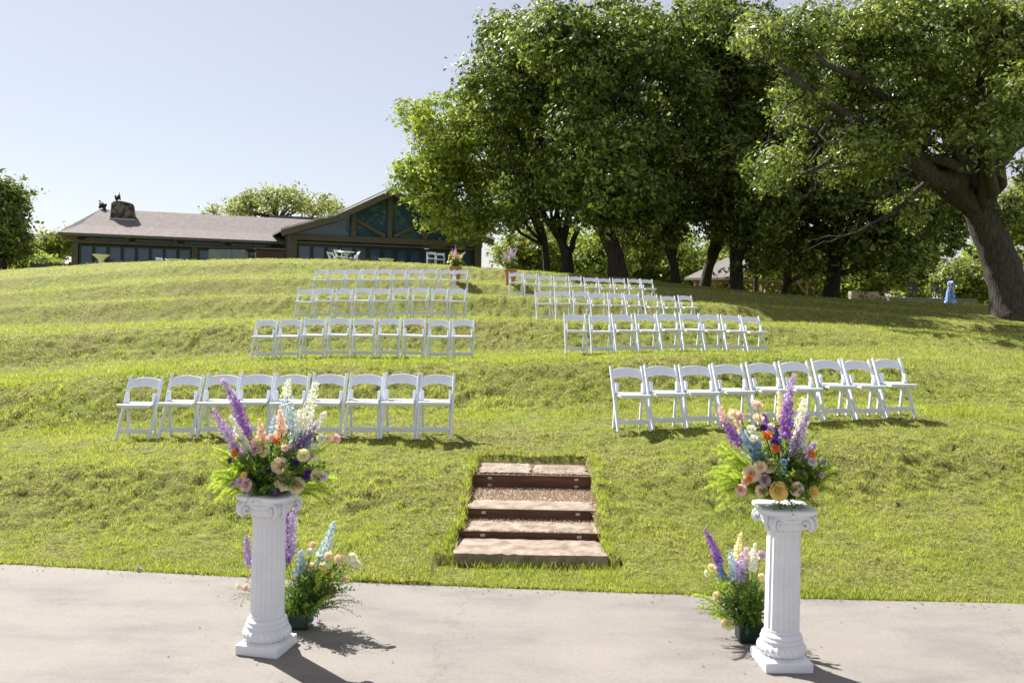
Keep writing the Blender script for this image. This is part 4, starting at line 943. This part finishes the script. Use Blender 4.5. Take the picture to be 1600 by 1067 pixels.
for k,(x,y,c,lab,ca) in enumerate(((498,972,'purple','fallen purple petal on the patio right of left green pot','petal'),(218,892,'purple','fallen purple petal lying at the patio edge on the left','petal'))):
    D=F*CAMH/(y-CY-RS*(x-CX)); p=P(x,y,D); mb=MB()
    for _ in range(4): floret(mb,Vector((fg.uniform(-.015,.015),fg.uniform(-.01,.01),.012+.004*_)),Vector((0,0,1))+rv()*.4,.016)
    o=mb.build('fallen_petals',FM[c]); o.location=(p.x,D,.0 if k==0 else .01); tag(o,lab,ca)
# ---------------------------------------------------------------- columns
def column(c,rz,side,label):
    t=thing('pedestal_column',label,'column',c,rz,'white fluted pedestal columns'); m=M['plaster']
    mb=MB(); n=9; h=side/2; vs=[]
    # plinth: straight block, pillowed top
    for z,k in((0,1),(.052,1),(.06,.985)):
        for sx,sy in((-1,-1),(1,-1),(1,1),(-1,1)): vs.append((sx*h*k,sy*h*k,z))
    fs=[(a+4*l,(a+1)%4+4*l,(a+1)%4+4*l+4,a+4*l+4) for l in(0,1) for a in range(4)]
    mb.add(vs,fs+[(3,2,1,0)])
    grid=[];G=13
    for j in range(G):
        for i_ in range(G):
            u=i_/(G-1)*2-1;v=j/(G-1)*2-1; grid.append((u*h*.985,v*h*.985,.06+.026*(1-u**4)*(1-v**4)))
    mb.add(grid,[(j*G+i_,j*G+i_+1,(j+1)*G+i_+1,(j+1)*G+i_) for j in range(G-1) for i_ in range(G-1)])
    mb.build('plinth',m,t,bevel=.004)
    N=120
    tor=[(.118,.078),(.136,.084),(.147,.098),(.150,.114),(.144,.132),(.132,.146),(.124,.151)]
    MB().lathe(tor+[(.122,.156),(.131,.162),(.133,.170),(.127,.178),(.119,.182),(.124,.188),(.125,.195),(.119,.202),(.112,.207),(.108,.215)],(0,0,0),144,
       lambda r_,z,a,k:r_+(.0055*math.sin(a*24+z*60) if 1<=k<=5 else 0)).build('base_moulding',m,t,smooth=True)
    def fl(r_,z,a,k):
        u=abs(math.sin(a*10)); e=1 if 1<k<12 else 0
        return r_-.0055*e*(u**.55)
    sh=[(.108,.214),(.108,.232),(.1075,.236),(.1070,.26),(.1068,.34),(.1065,.42),(.106,.5),(.1055,.58),(.105,.66),(.104,.74),(.1035,.80),(.103,.828),(.103,.832),(.103,.85)]
    MB().lathe(sh,(0,0,0),200,fl).build('shaft',m,t,smooth=True)
    # capital
    mb=MB()
    def cm(r_,z,a,k):
        q_=max(abs(math.cos(a)),abs(math.sin(a))); d=abs(math.sin(2*a))   # 1 on diagonals
        f=max(0,(z-.865)/.13); return r_*(1+.34*f*d**2.2)+(.004*math.sin(a*20) if 3<=k<=5 else 0)
    mb.lathe([(.100,.842),(.108,.846),(.110,.856),(.104,.862),(.112,.870),(.124,.882),(.132,.898),(.126,.912),(.122,.922),(.128,.938),(.140,.955),(.150,.972),(.160,.978),(.163,.990),(.158,1.0),(.10,1.0)],(0,0,0),160,cm)
    for q_ in range(4):
        a=PI/4+q_*PI/2; d=Vector((math.cos(a),math.sin(a),0)); s=Vector((-math.sin(a),math.cos(a),0)); z0=.918
        for sg in(-1,1):
            sd_=(s*.9+d*sg*.0)
            c0=d*.160+Vector((0,0,z0))+s*sg*.022
            pts=[];rad=[]
            for k in range(26):
                th=-1.2+k*.42; rr=.046*(1-k/30); pts.append(c0+d*math.cos(th)*rr*.95+Vector((0,0,1))*math.sin(th)*rr+s*sg*(.0012*k)); rad.append(.0115*(1-k/45))
            mb.tube(pts,rad,7)
        MB_=mb.tube([d*.160+Vector((0,0,z0))-s*.032,d*.160+Vector((0,0,z0))+s*.032],[.034,.034],16)
        # garland between volutes
        a2=a+PI/4; d2=Vector((math.cos(a2),math.sin(a2),0)); s2=Vector((-math.sin(a2),math.cos(a2),0))
        mb.tube([d2*.128+s2*x+Vector((0,0,.955-.028*(1-(x/.1)**2))) for x in(-.11,-.08,-.04,0,.04,.08,.11)],[.008,.011,.013,.014,.013,.011,.008],8)
        mb.ell(d2*.150+Vector((0,0,.972)),(.022,.022,.02),10,7)
    mb.build('capital',m,t,smooth=True)
    return t
column(LC,R(-12),.285,'white fluted plaster column standing on the left of the aisle')
column(RC,R(3),.30,'white fluted plaster column standing on the right of the aisle')
# ---------------------------------------------------------------- flower urns at the top of the aisle
def urn(x,y,D,lab,plab):
    p=P(x,y,D); z=gz(p.x,D)-.06
    t=thing('terracotta_planter',plab,'planter',(p.x,D,z),0,'terracotta planters at the head of the aisle')
    MB().lathe([(.14,0),(.15,.02),(.17,.25),(.20,.5),(.215,.56),(.23,.57),(.235,.62),(.21,.62),(.20,.58),(.01,.57)],(0,0,0),28).build('pot',M['terra'],t,smooth=True)
    t2=thing('flower_arrangement',lab,'flowers',(p.x,D,z+.58),0,None)
    for k in range(15):
        a=fg.random()*2*PI; r=fg.uniform(.0,.28); b=Vector((math.cos(a)*r*.6,math.sin(a)*r*.6,fg.uniform(.25,.4))); tp=Vector((math.cos(a)*r*1.5,math.sin(a)*r*1.5,fg.uniform(.5,.78)))
        spire(t2,tp,b,.045,fg.choice(['purple','lavender','lavender','pink','palepurple']),dens=.5)
    for k in range(16):
        a=fg.random()*2*PI; r=fg.uniform(.1,.3); rose(t2,(math.cos(a)*r,math.sin(a)*r,fg.uniform(.1,.45)),(math.cos(a),math.sin(a)-.4,.5),.045,fg.choice(['cream','white','pink','blush','yellow']))
    ml=MB();ms=MB()
    for k in range(60):
        a=fg.random()*2*PI; r=fg.uniform(.1,.38); leafstem(ml,ms,(0,0,0),(math.cos(a)*r,math.sin(a)*r,fg.uniform(.0,.6)),10,.08,.035,.1,.004)
    ml.build('leaves',M['foliage'],t2); ms.build('stems',M['stem'],t2)
urn(711,452,31,'purple and white flowers in the left terracotta planter','terracotta planter behind the back row left of the aisle')
urn(797,455,31,'purple and white flowers in the right terracotta planter','terracotta planter behind the back row right of the aisle')
# small pale stone on the lawn
p=ground_px(1266,26.5); o=MB().ell((0,0,.02),(.10,.06,.04),9,6).build('stone',M['lowall'],smooth=True); o.location=p; tag(o,'small pale stone lying on the lawn right of the third row','stone')

# dry leaf bits and clippings on the patio near the lawn
mb=MB()
for k in range(420):
    x=fg.uniform(-5,5) if k<330 else fg.choice((-1.5,1.75))+fg.gauss(0,.5); y=float(edgeY(x))-abs(fg.gauss(0,.10 if k<330 else 0)) if k<330 else fg.uniform(5.2,6.8)
    a=fg.random()*6.28; l=fg.uniform(.004,.016); w_=l*fg.uniform(.15,.5); c,s_=math.cos(a),math.sin(a)
    mb.add([(x-c*l,y-s_*l,.004),(x+s_*w_,y-c*w_,.008),(x+c*l,y+s_*l,.005),(x-s_*w_,y+c*w_,.009)],[(0,1,2,3)])
M['litter']=leafmat('dry_clippings',[(.10,.07,.03),(.26,.20,.09),(.16,.2,.05)],.1,.8,9)
tag(mb.build('leaf_litter',M['litter']),'dry clippings and leaf bits scattered along the patio edge','leaf litter',kind='stuff')
